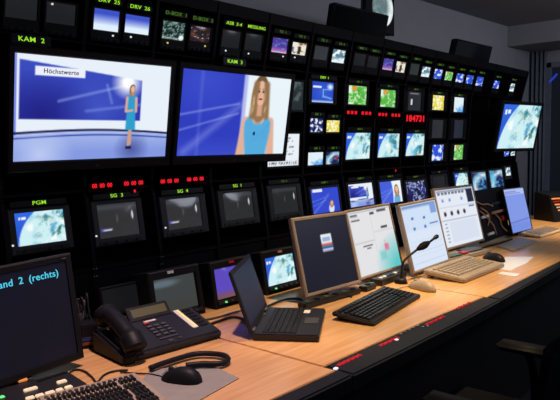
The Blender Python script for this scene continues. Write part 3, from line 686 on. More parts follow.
# ------------------------------------------------------------------ things on top of the rack and on the wall
def topbox(label, TL, TR, BR, x, drop):
    a, b, d = ax(*TL, x), ax(*TR, x), ax(*BR, x)
    z0 = zz(min(a[1], b[1]), 2.052)+.004; zt = (a[2]+b[2])/2; yc = (a[1]+b[1])/2; w = b[1]-a[1]; h = zt-z0
    t = thing('flat_display', label, 'display', mw=frame((x-.05, yc, z0), (0, 1, 0), (0, 0, 1)), group='switched-off displays on top of the rack')
    bm = bmesh.new(); lean = .05
    hexa(bm, [(-w/2, 0, 0), (w/2, 0, 0), (w/2, .045, 0), (-w/2, .045, 0), (-w/2, -lean, h), (w/2, -lean, h), (w/2, 0, h), (-w/2, 0, h)])
    bmesh.ops.recalc_face_normals(bm, faces=bm.faces[:]); bevel_all(bm, .006); link('housing', bm, MT['black'], t)
    bm = bmesh.new(); q = lambda sx, s: (sx*(w/2-.015), -lean*s/h-.004, s)
    hexa(bm, [q(-1, .02), q(1, .02), (w/2-.015, .004-lean*.02/h, .02), (-w/2+.015, .004-lean*.02/h, .02), q(-1, h-.015), q(1, h-.015), (w/2-.015, .004-lean, h-.015), (-w/2+.015, .004-lean, h-.015)])
    bmesh.ops.recalc_face_normals(bm, faces=bm.faces[:]); link('screen', bm, MT['glass'], t)
topbox('larger switched-off black flat display on top of the rack, before the pale globe', (335, 3), (389.5, 14.5), (386, 36), 0.02, 0)
topbox('smaller switched-off black flat display on top of the rack near its right end', (457, 38), (493, 47), (490, 62), 0.02, 0)
pc = ax(394, 36, WX+.04); GS = .40
t = thing('globe_screen', 'black flat screen with a pale globe, on the wall above the rack', 'display', mw=frame((WX+.045, pc[1]-GS/2, pc[2]+GS*.42), (0, 1, 0), (0, 0, 1)))
bm = bmesh.new(); shell(bm, GS, GS*.84, GS-.016, GS*.84-.016, 0, 0, .04, .003, .9); link('housing', bm, MT['black'], t)
picture('screen', t, GS-.016, GS*.84-.016, p_poster, .0035, 80, 70, 0, MT['mattscr'])

# ------------------------------------------------------------------ the desk
desk = thing('control_desk', 'long wooden control desk with black padded front edge', 'desk', (0, 0, 0))
DZ = .75; B0 = .40
def top(poly, name='worktop'):
    bm = bmesh.new(); prism(bm, poly, DZ-.03, DZ); bevel_all(bm, .002); return link(name, bm, MT['wood'], desk)
top([(B0, .1), (1.352, .1), (1.352, 1.338), (B0, 1.300)])
top([(B0, 1.304), (1.306, 1.343), (1.300, 1.9), (1.308, 2.372), (B0, 2.372)])
top([(B0, 2.376), (1.322, 2.376), (1.285, 3.3), (1.22, 4.2), (1.14, 5.2), (B0, 5.2)])
def edge(poly, name='padded_edge'):
    bm = bmesh.new(); prism(bm, poly, DZ-.05, DZ+.001); bevel_all(bm, .006, 3); return link(name, bm, MT['edge'], desk)
edge([(1.354, .1), (1.405, .1), (1.412, 1.2), (1.411, 1.341), (1.354, 1.339)])
edge([(1.308, 1.345), (1.411, 1.343), (1.409, 1.6), (1.402, 1.95), (1.384, 2.372), (1.31, 2.372), (1.302, 1.9)])
edge([(1.324, 2.376), (1.383, 2.376), (1.345, 3.0), (1.315, 3.4), (1.25, 4.2), (1.17, 5.2), (1.142, 5.2), (1.222, 4.2), (1.287, 3.3)])
bm = bmesh.new(); prism(bm, [(1.30, .1), (1.33, .1), (1.33, 1.6), (1.30, 2.4), (1.24, 3.3), (1.10, 5.2), (1.07, 5.2), (1.2, 3.3), (1.27, 2.4), (1.30, 1.6)], .16, DZ-.05); link('front_panel', bm, MT['edge'], desk)
for y in (.15, 1.32, 2.37, 3.8, 5.15):
    bm = bmesh.new(); box(bm, B0+.02, 1.06, y-.015, y+.015, 0, DZ-.03); link('leg_panel', bm, MT['gap'], desk)
def strip_lights(pxs, m, s):
    for (px, py) in pxs:
        P = az(px, py, DZ+.003)
        bx('lit_marking', MT[m], desk, P[0]-s[0], P[0]+s[0], P[1]-s[1], P[1]+s[1], DZ-.001, DZ+.0035)
for (x0, y0, n) in ((339, 364.5, 5), (381, 345, 4), (427, 324, 4), (458, 308, 3)):
    strip_lights([(x0+k*4.6, y0-k*2.15) for k in range(n)], 'red_dim', (.005, .0055))
    strip_lights([(x0+2.4+k*4.6, y0-1.3-k*2.15) for k in range(n)], 'red_dim', (.008, .0018))
strip_lights([(396.5, 339.3), (335.8, 368)], 'white_led', (.005, .006))
strip_lights([(401+k*4.2, 333.5-k*2.0) for k in range(5)]+[(423, 326.6), (427.5, 326)], 'silver', (.003, .004))

# ------------------------------------------------------------------ flat monitors standing on the desk
def lcd(label, q, paint, n_guess, base_z=None, bez=.016, m_bez='lcdframe', nx=60, ny=48, name='flat_monitor', stand=True, group=None, thick=.045, mscr=None, chin=0, fr=.07):
    zb = base_z or .80
    b = (az(*q[3], zb)+az(*q[2], zb))/2
    P = [on(p, n_guess, b) for p in q]
    rt = (P[1]-P[0])+(P[2]-P[3]); up = (P[0]-P[3])+(P[1]-P[2]); c = sum(P)/4
    W = np.linalg.norm(rt)/2; H = np.linalg.norm(up)/2
    mw = frame(c, rt, up)
    t = thing(name, label, 'monitor', mw=mw, group=group)
    w, h = W-2*bez, H-2*bez-chin
    bm = bmesh.new(); shell(bm, W, H, w, h, 0, -chin/2, thick, .004, .8, .002); 
    o = link('housing', bm, MT[m_bez], t)
    picture('screen', t, w, h, paint, .0045, nx, ny, 0, mscr or MT['mattscr'])
    if stand:
        inv = mw.inverted()
        # foot lies flat on the desk behind the panel, neck joins panel and foot
        lowest = min((mw @ Vector((0, 0, -H/2-chin/2)))[2], 9)
        bm = bmesh.new()
        cen = mw @ Vector((0, .09, -H/2)); cen.z = DZ
        vs = cyl(bm, (0, 0, .008), fr, .014, 'z', 28)
        for v in bm.verts: v.co = inv @ (v.co+cen)
        link('foot', bm, MT[m_bez] if m_bez != 'black' else MT['black'], t, True)
        bm = bmesh.new(); a = Vector(inv @ (cen+Vector((0, 0, .01)))); tube(bm, [a, Vector((0, .055, -H*.18)), Vector((0, thick*.8, -H*.05))], .018); link('neck', bm, MT['black'], t, True)
    return t, W, H, mw
NB = (1, 0, .25)
GL = 'flat monitors along the back of the desk'
t, W, H, mw = lcd('beige framed flat monitor with a dark screen and small striped logo box', [(289, 219), (347, 210.3), (362.5, 283), (309, 297)], p_logoscr, NB, .775, group=GL, fr=.04)
lcd('beige framed flat monitor showing a pale page with a turquoise corner', [(345, 210), (389, 203), (405, 266), (361, 281)], p_ui1, NB, .775, bez=.013, group=GL)
lcd('beige framed flat monitor with a light blue window, behind the gooseneck microphone', [(394, 207), (429.5, 201), (457, 256), (419, 271)], p_ui2, NB, .78, bez=.013, group=GL)
lcd('beige framed flat monitor with a row of four dark icons on white', [(431, 190), (468, 185.5), (490, 238), (449, 249)], p_ui3, NB, .79, bez=.014, group=GL)
lcd('thin flat monitor with a plain blue screen at the far end of the desk', [(502, 189), (525, 186), (532, 230), (514, 234)], p_lapblue, NB, .775, bez=.008, m_bez='dark', group=GL, thick=.025, fr=.05)

# tall left flat monitor with cyan words
q = [(-42, 272.5), (76.5, 254), (80, 357), (-40, 405)]
nl = (math.cos(.13), math.sin(.13), .12)
t, W, H, mw = lcd('large dark flat monitor at the left edge with cyan words on it', q, p_navy, nl, .775, bez=.022, m_bez='black', fr=.05, nx=20, ny=16, thick=.05)
inv = mw.inverted()
def local_on(px, py): 
    n = np.array(mw.to_3x3().col[1]); P = on((px, py), n, np.array(mw.translation)); return inv @ Vector(P)
a, b = local_on(-1, 283.5), local_on(59, 275)
o = letters('letters', 'and 2 (rechts)', .03, (0, .0035, 0), MT['cyan_txt'], t)
xs = [v.co.x for v in o.data.vertices]; k = (b.x-a.x)/(max(xs)-min(xs)); mx = min(xs); sh = (b.z-a.z)/(b.x-a.x)
for v in o.data.vertices:
    xx = (v.co.x-mx)*k; v.co.x = a.x+xx; v.co.z = v.co.z*k*1.0+(a.z+b.z)/2
bmk = local_on(63, 257.5); letters('brand_mark', '.....', .012, (bmk.x, -.001, bmk.z), MT['silver'], t)

# black tilted panel monitor beside the phone
lcd('small black flat monitor with a blank screen, behind the telephone', [(97, 290), (143, 278.3), (149.5, 308), (106, 316)], lambda U, V: base(U, (16, 18, 20)), (1, 0, .2), .80, bez=.01, m_bez='black', nx=4, ny=4, thick=.025, fr=.04)

# three small tube monitors on the desk
def deskcrt(label, x0, x1, yt, yb, paint, top_m, X=.60, tl=(0, 0)):
    n = (1, 0, .2); p0 = (X, 0, .79)
    ym = (yt+yb)/2; P0 = on((x0, ym), n, p0); P1 = on((x1, ym), n, p0); c = (P0+P1)/2; T = on(((x0+x1)/2, yt), n, p0); Bm = on(((x0+x1)/2, yb), n, p0)
    w = P1[1]-P0[1]; Bm[2] = max(Bm[2], DZ+.034); h = (T[2]-Bm[2])*1.02; c[2] = (T[2]+Bm[2])/2; c[0] = X-.2*(c[2]-.79)
    mw = tilt_frame(c, -math.atan(.2)); t = thing('desk_monitor', label, 'monitor', mw=mw, group='small tube monitors on the desk')
    bot = (c[2]-DZ)/math.cos(math.atan(.2))-.004
    hi = h/2+.032; H = hi+bot
    bm = bmesh.new(); shell(bm, w+.05, H, w, h, 0, (hi-bot)/2, .26, .012, .8)
    inv = mw.inverted()
    for v in bm.verts:                                   # flat base on the desk
        P = mw @ v.co
        if v.co.z < -h/2-.004: P.z = DZ+.001; v.co = inv @ P
    link('housing', bm, MT['black'], t)
    picture('screen', t, w, h, paint, .0125, 40, 30, .007)
    bx('control_strip', MT['dark'], t, -w/2-.01, w/2+.01, -.004, .004, -h/2-.02, -h/2-.006, bev=.001)
    for k in range(5):
        bm = bmesh.new(); cyl(bm, (-w*.36+k*w*.18, -.007, -h/2-.013), .0035, .009, 'y', 10); link('knob', bm, MT['knob'] if k % 2 else MT['green_ind'] if k == 0 and top_m != 'white' else MT['knob'], t)
    bx('label_plate', MT[top_m], t, tl[0]-.014, tl[0]+.014, -.002, .002, h/2+.014, h/2+.024, bev=.0005)
    bx('top_edge', MT['grey'], t, -w/2-.02, w/2+.02, -.0015, .003, hi-.006, hi-.002)
    return t
deskcrt('small grey tube monitor on the desk behind the telephone', 156.5, 198.5, 276, 311, p_desk1, 'white', tl=(-.02, 0))
deskcrt('small tube monitor with a purple screen, half hidden behind the open laptop', 217, 251, 266, 298.5, p_purple, 'red', tl=(-.0, 0))
deskcrt('small tube monitor showing the pale earth picture, right of the laptop lid', 267.5, 297, 255.5, 283.5, p_earth, 'tan', tl=(.0, 0))

# ------------------------------------------------------------------ laptop
A, Bk, Cc, D = az(252, 335, .77), az(268, 308, .77), az(325, 309, .77), az(319, 338, .77)   # near hinge, far hinge, far front, near front
hing = Vector(Bk-A); hing.z = 0; dep = Vector((D-A)+(Cc-Bk))/2; dep.z = 0
WL = hing.length; DL = dep.length; xv = hing.normalized(); yv = Vector((xv.y, -xv.x, 0))
if yv.dot(dep) < 0: yv = -yv
# local frame: X along hinge (to the right as the user sees it), -Y towards the user
mw = frame((Vector(A)+Vector(Bk))/2*1.0, xv, (0, 0, 1)); mw.translation.z = DZ
t = thing('laptop', 'black open laptop on the desk, its lid tilted back', 'laptop', mw=mw)
bx('base', MT['dark'], t, -WL/2, WL/2, -DL, 0, 0.002, .024, bev=.004)
bm = bmesh.new()
rows = 6; kd = DL*.52/rows
for r in range(rows):
    n = 14 if r else 15
    kw = (WL-.03)/n
    for k in range(n):
        if r == rows-1 and 4 <= k <= 8:
            if k == 4: box(bm, -WL/2+.015+k*kw+.001, -WL/2+.015+9*kw-.001, -.03-(r+1)*kd+.001, -.03-r*kd-.001, .0235, .0275, bev=.0008, seg=1)
            continue
        box(bm, -WL/2+.015+k*kw+.001, -WL/2+.015+(k+1)*kw-.001, -.03-(r+1)*kd+.001, -.03-r*kd-.001, .0235, .0275, bev=.0008, seg=1)
link('keys', bm, MT['black'], t)
bx('touchpad', MT['grey'], t, -.035, .035, -DL+.012, -DL+.062, .0235, .0248, bev=.0008)
bx('sticker', MT['white'], t, WL/2-.075, WL/2-.035, -DL*.62-.03, -DL*.62, .0238, .0246)
# lid
LA = [(226, 268.5), (247, 258)]
ang = math.radians(18)
Hl = DL*.98
lidm = Matrix.Translation((0, .004, .024)) @ Matrix.Rotation(-ang, 4, 'X')
lid = bpy.data.objects.new('lid', None); 
bm = bmesh.new(); box(bm, -WL/2, WL/2, -.004, .006, 0, Hl, bev=.003)
lid = link('lid', bm, MT['dark'], t); lid.matrix_local = lidm
picture('screen', lid, WL-.03, Hl-.035, p_lapdark, -.0046, 10, 10, 0, MT['mattscr'], 0, Hl/2+.004)
for s in (-1, 1):
    bm = bmesh.new(); cyl(bm, (s*WL*.38, .002, .024), .008, .03, 'x', 14); link('hinge', bm, MT['grey'], t, True)

# ------------------------------------------------------------------ keyboards
def proj(P):
    v = R.T @ (np.array(P)-CAM); return np.array([280+F*v[0]/-v[2], 200-F*v[1]/-v[2]])
def quadframe(q, z):
    """q: back-left, front-left, front-right, back-right as the typist sees them, pixels on height z; best rectangle lying on the desk"""
    P = [az(p[0], p[1], z) for p in q]; xv = (P[3]-P[0])+(P[2]-P[1]); dv = (P[1]-P[0])+(P[2]-P[3]); c = sum(P)/4
    prm = np.array([c[0], c[1], math.atan2(xv[1], xv[0]), np.linalg.norm(xv)/2, np.linalg.norm(dv)/2])
    def corners(a):
        x = np.array([math.cos(a[2]), math.sin(a[2]), 0]); y = np.array([-x[1], x[0], 0]); c = np.array([a[0], a[1], z])
        return [c-x*a[3]/2+y*a[4]/2, c-x*a[3]/2-y*a[4]/2, c+x*a[3]/2-y*a[4]/2, c+x*a[3]/2+y*a[4]/2]
    def res(a): return np.concatenate([proj(k)-np.array(p) for k, p in zip(corners(a), q)])
    for _ in range(30):
        e = res(prm); J = np.stack([(res(prm+np.eye(5)[k]*1e-5)-e)/1e-5 for k in range(5)], 1)
        prm = prm-.7*np.linalg.solve(J.T @ J+1e-3*np.eye(5), J.T @ e)
    return frame((prm[0], prm[1], DZ), (math.cos(prm[2]), math.sin(prm[2]), 0), (0, 0, 1)), abs(prm[3]), abs(prm[4])
def keyboard(label, q, zq, case_m, key_m, hb, hf, name='keyboard', rows=6, cols=19, margin=.02, wrist=0, backbar=0, block=True, group='keyboards on the desk'):
    mw, W, Dp = quadframe(q, zq); t = thing(name, label, 'keyboard', mw=mw, group=group)
    def hz(y): return hf+(hb-hf)*(y+Dp/2)/Dp
    bm = bmesh.new(); hexa(bm, [(-W/2, -Dp/2, .001), (W/2, -Dp/2, .001), (W/2, Dp/2, hb*.5), (-W/2, Dp/2, hb*.5), (-W/2, -Dp/2, hf), (W/2, -Dp/2, hf), (W/2, Dp/2, hb), (-W/2, Dp/2, hb)])
    bmesh.ops.recalc_face_normals(bm, faces=bm.faces[:]); bevel_all(bm, .004, 3, .3); link('case', bm, MT[case_m], t)
    for s in (-1, 1): bx('foot', MT[case_m], t, s*W*.42-.02, s*W*.42+.02, Dp/2-.03, Dp/2-.015, .0005, hb*.55)
    bm = bmesh.new(); y0, y1 = Dp/2-margin-backbar, -Dp/2+margin*.6+wrist; kd = (y0-y1)/(rows+.35); x0, x1 = -W/2+margin, W/2-margin; kw = (x1-x0)/(cols+1.0)
    for r in range(rows):
        yt = y0-r*kd-(0.35*kd if r else 0); k = 0.0
        while k < cols-.01:
            wd = 1.0
            if r == rows-1 and 3 <= k < 8: wd = 5.0
            elif k == 0 and r > 0: wd = [1, 1, 1.5, 1.5, 2, 1.5][min(r, 5)]
            wd = min(wd, cols-k)
            gap = 0.5 if (block and k >= 14.9) else 0
            gap2 = .5 if (block and k >= 16) else 0
            xa = x0+(k+gap)*kw
            if xa+wd*kw < x1+.001:
                yc = yt-kd/2; zt = hz(yc)
                vs = box(bm, xa+.0012, xa+wd*kw-.0012, yt-kd+.0012, yt-.0012, zt-.002, zt+.007)
                for v in vs:
                    if v.co.z > zt: v.co.x += (.002 if v.co.x < xa+wd*kw/2 else -.002); v.co.y += (.002 if v.co.y < yc else -.0012)
            k += wd
    link('keys', bm, MT[key_m], t)
    if backbar:
        bm = bmesh.new(); yb = Dp/2-.012
        for k in range(16):
            xa = x0+k*(x1-x0)/16; box(bm, xa+.002, xa+(x1-x0)/16-.004, yb-backbar*.65, yb-.004, hz(yb)-.004, hz(yb)+.003, bev=.001, seg=1)
        link('button_row', bm, MT['keys'], t)
    return t, mw, W, Dp
keyboard('long black keyboard on the wooden desk, right of the laptop', [(332, 310), (374, 326), (419, 297), (385, 281.5)], .772, 'dark', 'keys', .032, .014, margin=.012, wrist=.012, backbar=.028)
keyboard('grey framed keyboard with black keys at the front left corner', [(38, 403), (62, 433), (168, 399), (135, 375)], .765, 'beige', 'keys', .03, .016, margin=.012, wrist=.0, backbar=.02)
keyboard('thick beige keyboard in front of the light blue flat monitor', [(424, 269), (464, 283.5), (504, 265), (466, 253.5)], .775, 'beige', 'bkeys', .04, .022, margin=.03, wrist=.02)
keyboard('flat beige keyboard at the far end of the desk before the blue screen', [(522, 232), (540, 239), (564, 230.5), (543, 225.5)], .765, 'lbeige', 'bkeys', .028, .016, margin=.02)

# ------------------------------------------------------------------ mice
def mouse(label, front, rear, body, btn, name='computer_mouse', cab=None):
    P0, P1 = az(*front), az(*rear); c = (P0+P1)/2; Lm = min(.15, max(.11, np.linalg.norm(P1-P0))); ang = math.atan2(-(P0-P1)[0], (P0-P1)[1])
    t = thing(name, label, 'mouse', mw=Matrix.Translation((c[0], c[1], DZ+.001)) @ Matrix.Rotation(ang, 4, 'Z'), group='computer mice')
    bm = bmesh.new(); bmesh.ops.create_uvsphere(bm, u_segments=28, v_segments=16, radius=1)
    for v in bm.verts:
        x, y, z = v.co
        y2 = y*Lm/2; wx = .034*(1-.12*math.cos(y*2.2)); x2 = x*wx
        zz_ = max(z, 0)*.040*(1-.25*y)+0
        if z < 0: x2 *= (1+z*.1); zz_ = 0 if z < -.3 else .002
        v.co = (x2, y2, zz_)
    bmesh.ops.remove_doubles(bm, verts=bm.verts[:], dist=.0002)
    link('body', bm, MT[body], t, True)
    bm = bmesh.new(); cyl(bm, (0, Lm*.26, .0305), .0075, .006, 'x', 16); link('scroll_wheel', bm, MT[btn], t, True)
    bm = bmesh.new(); tube(bm, [Vector((0, Lm*.49, .012)), Vector((0, Lm*.3, .032)), Vector((0, Lm*.1, .0402))], .0008, 6); link('button_seam', bm, MT['gap'], t, True)
    if cab:
        inv = t.matrix_world.inverted(); cable('cable', [inv @ Vector(p) for p in cab], .0022, MT[body if body != 'beige' else 'beige'], t)
    return t
z1 = DZ+.004
def cp(*a, z=z1):
    return [Vector(az(x, y, z)) for x, y in a]
mouse('black computer mouse on the grey mat in front of the telephone', (162, 379), (202, 384), 'black', 'dark', cab=cp((164, 377), (150, 374), (132, 373), (120, 372)))
mouse('beige computer mouse right of the black keyboard', (409, 286), (436, 293), 'beige', 'beige', cab=cp((410, 286), (405, 286.5), (398, 288.5), (391, 290.5)))
mouse('dark computer mouse behind the thick beige keyboard', (483, 258), (505, 263), 'black', 'dark')

# mats and papers
def sheet(name, label, cat, q, m, th=.003, z=DZ):
    bm = bmesh.new(); P = [az(x, y, z) for x, y in q]; prism(bm, [(p[0], p[1]) for p in P], z+.0005, z+th); return tag(link(name, bm, m), label, cat)
sheet('mouse_mat', 'grey mouse mat under the black mouse', 'mat', [(150, 371), (208, 364), (239, 379), (180, 412), (120, 410)], MT['mat_'], .003)
sheet('mouse_mat', 'pale beige mat on the desk before the far beige keyboard', 'mat', [(498, 247), (520, 239), (537, 243), (513, 252)], MT['beige'], .012)
sheet('paper_sheet', 'glossy white sheet right of the thick beige keyboard', 'paper', [(492, 268), (506, 257), (534, 257), (527, 263), (510, 271)], MT['paper'], .0015)
sheet('paper_strip', 'narrow white strip of paper at the desk edge right of the beige keyboard', 'paper', [(498, 274), (502, 272), (520, 274), (516, 277)], MT['paper'], .0015)

# ------------------------------------------------------------------ telephone
yv = Vector(az(213, 338)-az(135, 367)); yv.z = 0; yv.normalize()
PX = frame((Vector(az(135, 367))+Vector(az(213, 338)))/2, yv, (0, 0, 1)); PX = PX @ Matrix.Translation((.022, .0, 0)) @ Matrix.Rotation(math.radians(-9), 4, 'Z'); PX.translation.z = DZ
PW = (az(213, 338)-az(135, 367)); PW = math.hypot(PW[0], PW[1]); PD = .175
t = thing('telephone', 'black desk telephone with keypad, tilted display and handset', 'telephone', mw=PX)
hf, hb = .026, .076
def ph(y): return hf+(hb-hf)*y/PD
bm = bmesh.new(); hexa(bm, [(-PW/2, 0, .001), (PW/2, 0, .001), (PW/2, PD, .001), (-PW/2, PD, .001), (-PW/2, 0, hf), (PW/2, 0, hf), (PW/2, PD, hb), (-PW/2, PD, hb)])
bmesh.ops.recalc_face_normals(bm, faces=bm.faces[:]); bevel_all(bm, .008, 3, .3); link('body', bm, MT['dark'], t)
sl = math.atan((hb-hf)/PD)
def slab(name, m, x0, x1, y0, y1, th, bev=.001, lift=0, parent=None):
    bm = bmesh.new(); mwl = Matrix.Translation((0, y0, ph(y0)+lift)) @ Matrix.Rotation(sl, 4, 'X')
    box(bm, x0, x1, 0, (y1-y0)/math.cos(sl), -.002, th, bev=bev, mw=mwl); return link(name, bm, MT[m], parent or t)
# handset on the left
bm = bmesh.new(); hx = -PW/2-.004
pts = [(hx, -.012, .046), (hx, .012, .070), (hx, .06, .094), (hx, .11, .112), (hx, .15, .118), (hx, .18, .104)]
tube(bm, spline(pts, 6), [.034]*4+[.033]*4+[.025]*16+[.034]*7, 16)
for v in bm.verts: v.co.x = hx+(v.co.x-hx)*1.05
link('handset', bm, MT['black'], t, True)
bm = bmesh.new(); hexa(bm, [(-PW/2-.045, -.01, .001), (-PW/2+.004, -.01, .001), (-PW/2+.004, PD+.01, .001), (-PW/2-.045, PD+.01, .001), (-PW/2-.045, -.01, .032), (-PW/2+.004, -.01, .032), (-PW/2+.004, PD+.01, .075), (-PW/2-.045, PD+.01, .075)])
bmesh.ops.recalc_face_normals(bm, faces=bm.faces[:]); bevel_all(bm, .008, 3, .3); link('cradle', bm, MT['black'], t)
kx0 = -PW*.17
for r in range(4):
    for c_ in range(3):
        slab('key', 'knob', kx0+c_*.026, kx0+.018+c_*.026, .052+(3-r)*.018, .052+(3-r)*.018+.011, .005)
slab('key_red', 'red', kx0+.0, kx0+.02, .128, .136, .005)
slab('function_key', 'knob', kx0-.0, kx0+.07, .034, .040, .004)
slab('function_key', 'knob', kx0+.02, kx0+.036, .012, .022, .004); slab('function_key', 'knob', kx0+.055, kx0+.07, .016, .022, .004)
slab('brand_plate', 'white', kx0+.01, kx0+.055, .142, .150, .002)
slab('label_strip', 'white', PW*.25, PW*.25+.022, .05, .17, .002); 
slab('label_insert', 'yellow_led', PW*.25+.012, PW*.25+.02, .055, .165, .0026)
for k in range(6): slab('side_key', 'black', PW*.25+.032, PW*.25+.06, .05+k*.02, .05+k*.02+.012, .003)
# tilted display at the back
mwl = Matrix.Translation((0, PD-.018, hb-.004)) @ Matrix.Rotation(math.radians(48), 4, 'X')
bm = bmesh.new(); box(bm, -PW*.26, PW*.22, 0, .055, -.014, .0, bev=.003, mw=mwl); dsp = link('display', bm, MT['dark'], t)
bm = bmesh.new(); box(bm, -PW*.22, PW*.18, .014, .044, -.001, .001, mw=mwl); link('display_window', bm, mat('olive_display', (96, 98, 74), .3), dsp)
cable('cord', [PX.inverted() @ Vector(p) for p in (az(150, 368, .765), az(170, 361, .764), az(196, 354, .764), az(220, 354.5, .764), az(228, 359, .764), az(221, 363.5, .764), az(200, 364, .764), az(186, 365.5, .764))], .0085, MT['black'], t, 10)

# ------------------------------------------------------------------ control panel with lit buttons, left corner
mwp, Wp, Dp = quadframe([(-18, 397), (-8, 424), (85, 381.5), (68.5, 364)], .765)
t = thing('button_panel', 'black control panel with rows of lit white buttons, below the dark left monitor', 'control panel', mw=mwp)
bx('case', MT['dark'], t, -Wp/2, Wp/2, -Dp/2, Dp/2, .001, .02, bev=.003)
inv = mwp.inverted()
def lampbtn(x0, y0, x1, y1, m='lamp_btn', hh=.006):
    a, b = inv @ Vector(az(x0, y0, .772)), inv @ Vector(az(x1, y1, .772)); c = (a+b)/2; w = max(.012, abs(b.x-a.x))
    bx('button', MT[m], t, c.x-w/2, c.x+w/2, c.y-.0065, c.y+.0065, .019, .02+hh, bev=.0015)
for a in ((24, 391.5, 37, 387.5), (57.5, 383.5, 66, 380.5), (26, 399.5, 34, 397), (36, 397, 43.5, 394.5), (46, 394.5, 54, 391.5), (56, 391, 63, 389.5), (65, 388.5, 72, 386.5)): lampbtn(*a)
lampbtn(18, 381.5, 27, 379, 'amber'); lampbtn(28, 379, 33, 377.5, 'knob', .003); lampbtn(1, 397, 3, 396, 'green_ind', .003)
for k in range(6): lampbtn(38+k*5, 381-k*1.6, 41+k*5, 380-k*1.6, 'keys', .003)
# ------------------------------------------------------------------ gooseneck microphone and its small panel
mwq, Wq, Dq = quadframe([(370, 279.5), (382, 286), (406, 276.5), (396, 269.5)], .765)
t = thing('talkback_panel', 'small black talkback panel with white buttons under the gooseneck microphone', 'control panel', mw=mwq)
bx('case', MT['dark'], t, -Wq/2, Wq/2, -Dq/2, Dq/2, .001, .028, bev=.003)
for k in range(6): bx('button', MT['white'] if k in (0, 1, 4) else MT['grey'], t, -Wq*.4+k*Wq*.14, -Wq*.4+k*Wq*.14+Wq*.10, -Dq*.2, Dq*.05, .027, .033, bev=.001)
Pb = az(401, 283, DZ); 
def micp(px, py, x): return Vector(on((px, py), (1, 0, 0), (x, 0, 0)))
pts = [Vector(Pb)+Vector((0, 0, .001)), micp(401.5, 275, Pb[0]), micp(403, 263, Pb[0]), micp(409, 256, Pb[0]+.01), micp(418, 249, Pb[0]+.02)]
t = thing('gooseneck_microphone', 'black gooseneck microphone in front of the light blue flat monitor', 'microphone', (Pb[0], Pb[1], DZ))
inv = t.matrix_world.inverted() if False else Matrix.Translation((-Pb[0], -Pb[1], -DZ))
bm = bmesh.new(); cyl(bm, (0, 0, .012), .03, .022, 'z', 24, .022); link('base', bm, MT['black'], t, True)
bm = bmesh.new(); tube(bm, [inv @ p for p in spline(pts, 8)], .0055, 10); link('gooseneck', bm, MT['black'], t, True)
a, b, c2 = micp(417, 249.7, Pb[0]+.02), micp(429.5, 242, Pb[0]+.03), micp(438, 235.5, Pb[0]+.04)
bm = bmesh.new(); tube(bm, [inv @ a.lerp(b, s) for s in (0, .15, .4, .65, .9, 1)], [.006, .011, .017, .017, .010, .006], 14); link('windscreen', bm, MT['gap'], t, True)
bm = bmesh.new(); tube(bm, [inv @ b.lerp(c2, s) for s in (0, .5, .7, .9, 1)], [.005, .006, .010, .010, .005], 12); link('capsule_tip', bm, MT['black'], t, True)
# grey control unit behind the thick keyboard
mwc, Wc, Dc = quadframe([(430, 254.5), (447, 261), (494, 250), (468, 243)], .775)
t = thing('grey_control_unit', 'flat grey control unit behind the thick beige keyboard', 'control panel', mw=mwc)
bx('case', MT['beige'], t, -Wc/2, Wc/2, -Dc/2, Dc/2, .001, .022, bev=.004)
bx('dark_inlay', MT['green'], t, -Wc*.42, -Wc*.15, -Dc*.42, -Dc*.05, .025, .03, bev=.002)
bx('red_button', MT['red'], t, -Wc*.13, -Wc*.0, -Dc*.40, -Dc*.12, .025, .034, bev=.003)
bx('button_field', MT['grey'], t, Wc*.05, Wc*.42, -Dc*.3, Dc*.3, .025, .029, bev=.002)
# cable panel seen from its back
b = (az(485, 241, .77)+az(513, 233, .77))/2
P = [on(p, NB, b) for p in ((468, 193), (499, 186.5), (511.5, 233), (485, 242))]
rt = (P[1]-P[0])+(P[2]-P[3]); up = (P[0]-P[3])+(P[1]-P[2]); W, H = np.linalg.norm(rt)/2, np.linalg.norm(up)/2
mwv = frame(sum(P)/4, rt, up); t = thing('connector_panel', 'black leaning connector panel with loose tan cables, left of the plain blue screen', 'panel', mw=mwv)
bx('plate', MT['black'], t, -W/2, W/2, 0, .025, -H/2, H/2, bev=.004)
bx('tan_bar', MT['tan'], t, -W*.05, W*.42, -.016, .002, -H*.02, H*.03, bev=.003)
bx('connector', MT['white'], t, -W*.3, -W*.1, -.012, .002, -H*.4, -H*.35, bev=.002); bx('connector', MT['white'], t, -W*.38, -W*.16, -.012, .002, -H*.05, H*.0, bev=.002)
for k in range(4): bx('connector', MT['knob'], t, W*(.05+.1*k), W*(.11+.1*k), -.01, .002, H*.16, H*.2, bev=.001)
bx('red_plug', MT['red'], t, W*.26, W*.38, -.014, .002, -H*.2, -H*.1, bev=.003)
for cpts in (((-.42, .12), (-.3, .02), (-.18, -.1), (-.1, -.25), (-.04, -.42)), ((-.36, .16), (-.2, .05), (-.14, -.06), (-.28, -.2)), ((.05, -.02), (.16, -.15), (.2, -.3), (.3, -.42)), ((-.45, .3), (-.3, .22), (-.1, .2), (.02, .14))):
    cable('cable', [(u*W, -.012-.01*math.sin(3*i), v*H) for i, (u, v) in enumerate(cpts)], .0045, MT['tan'], t)
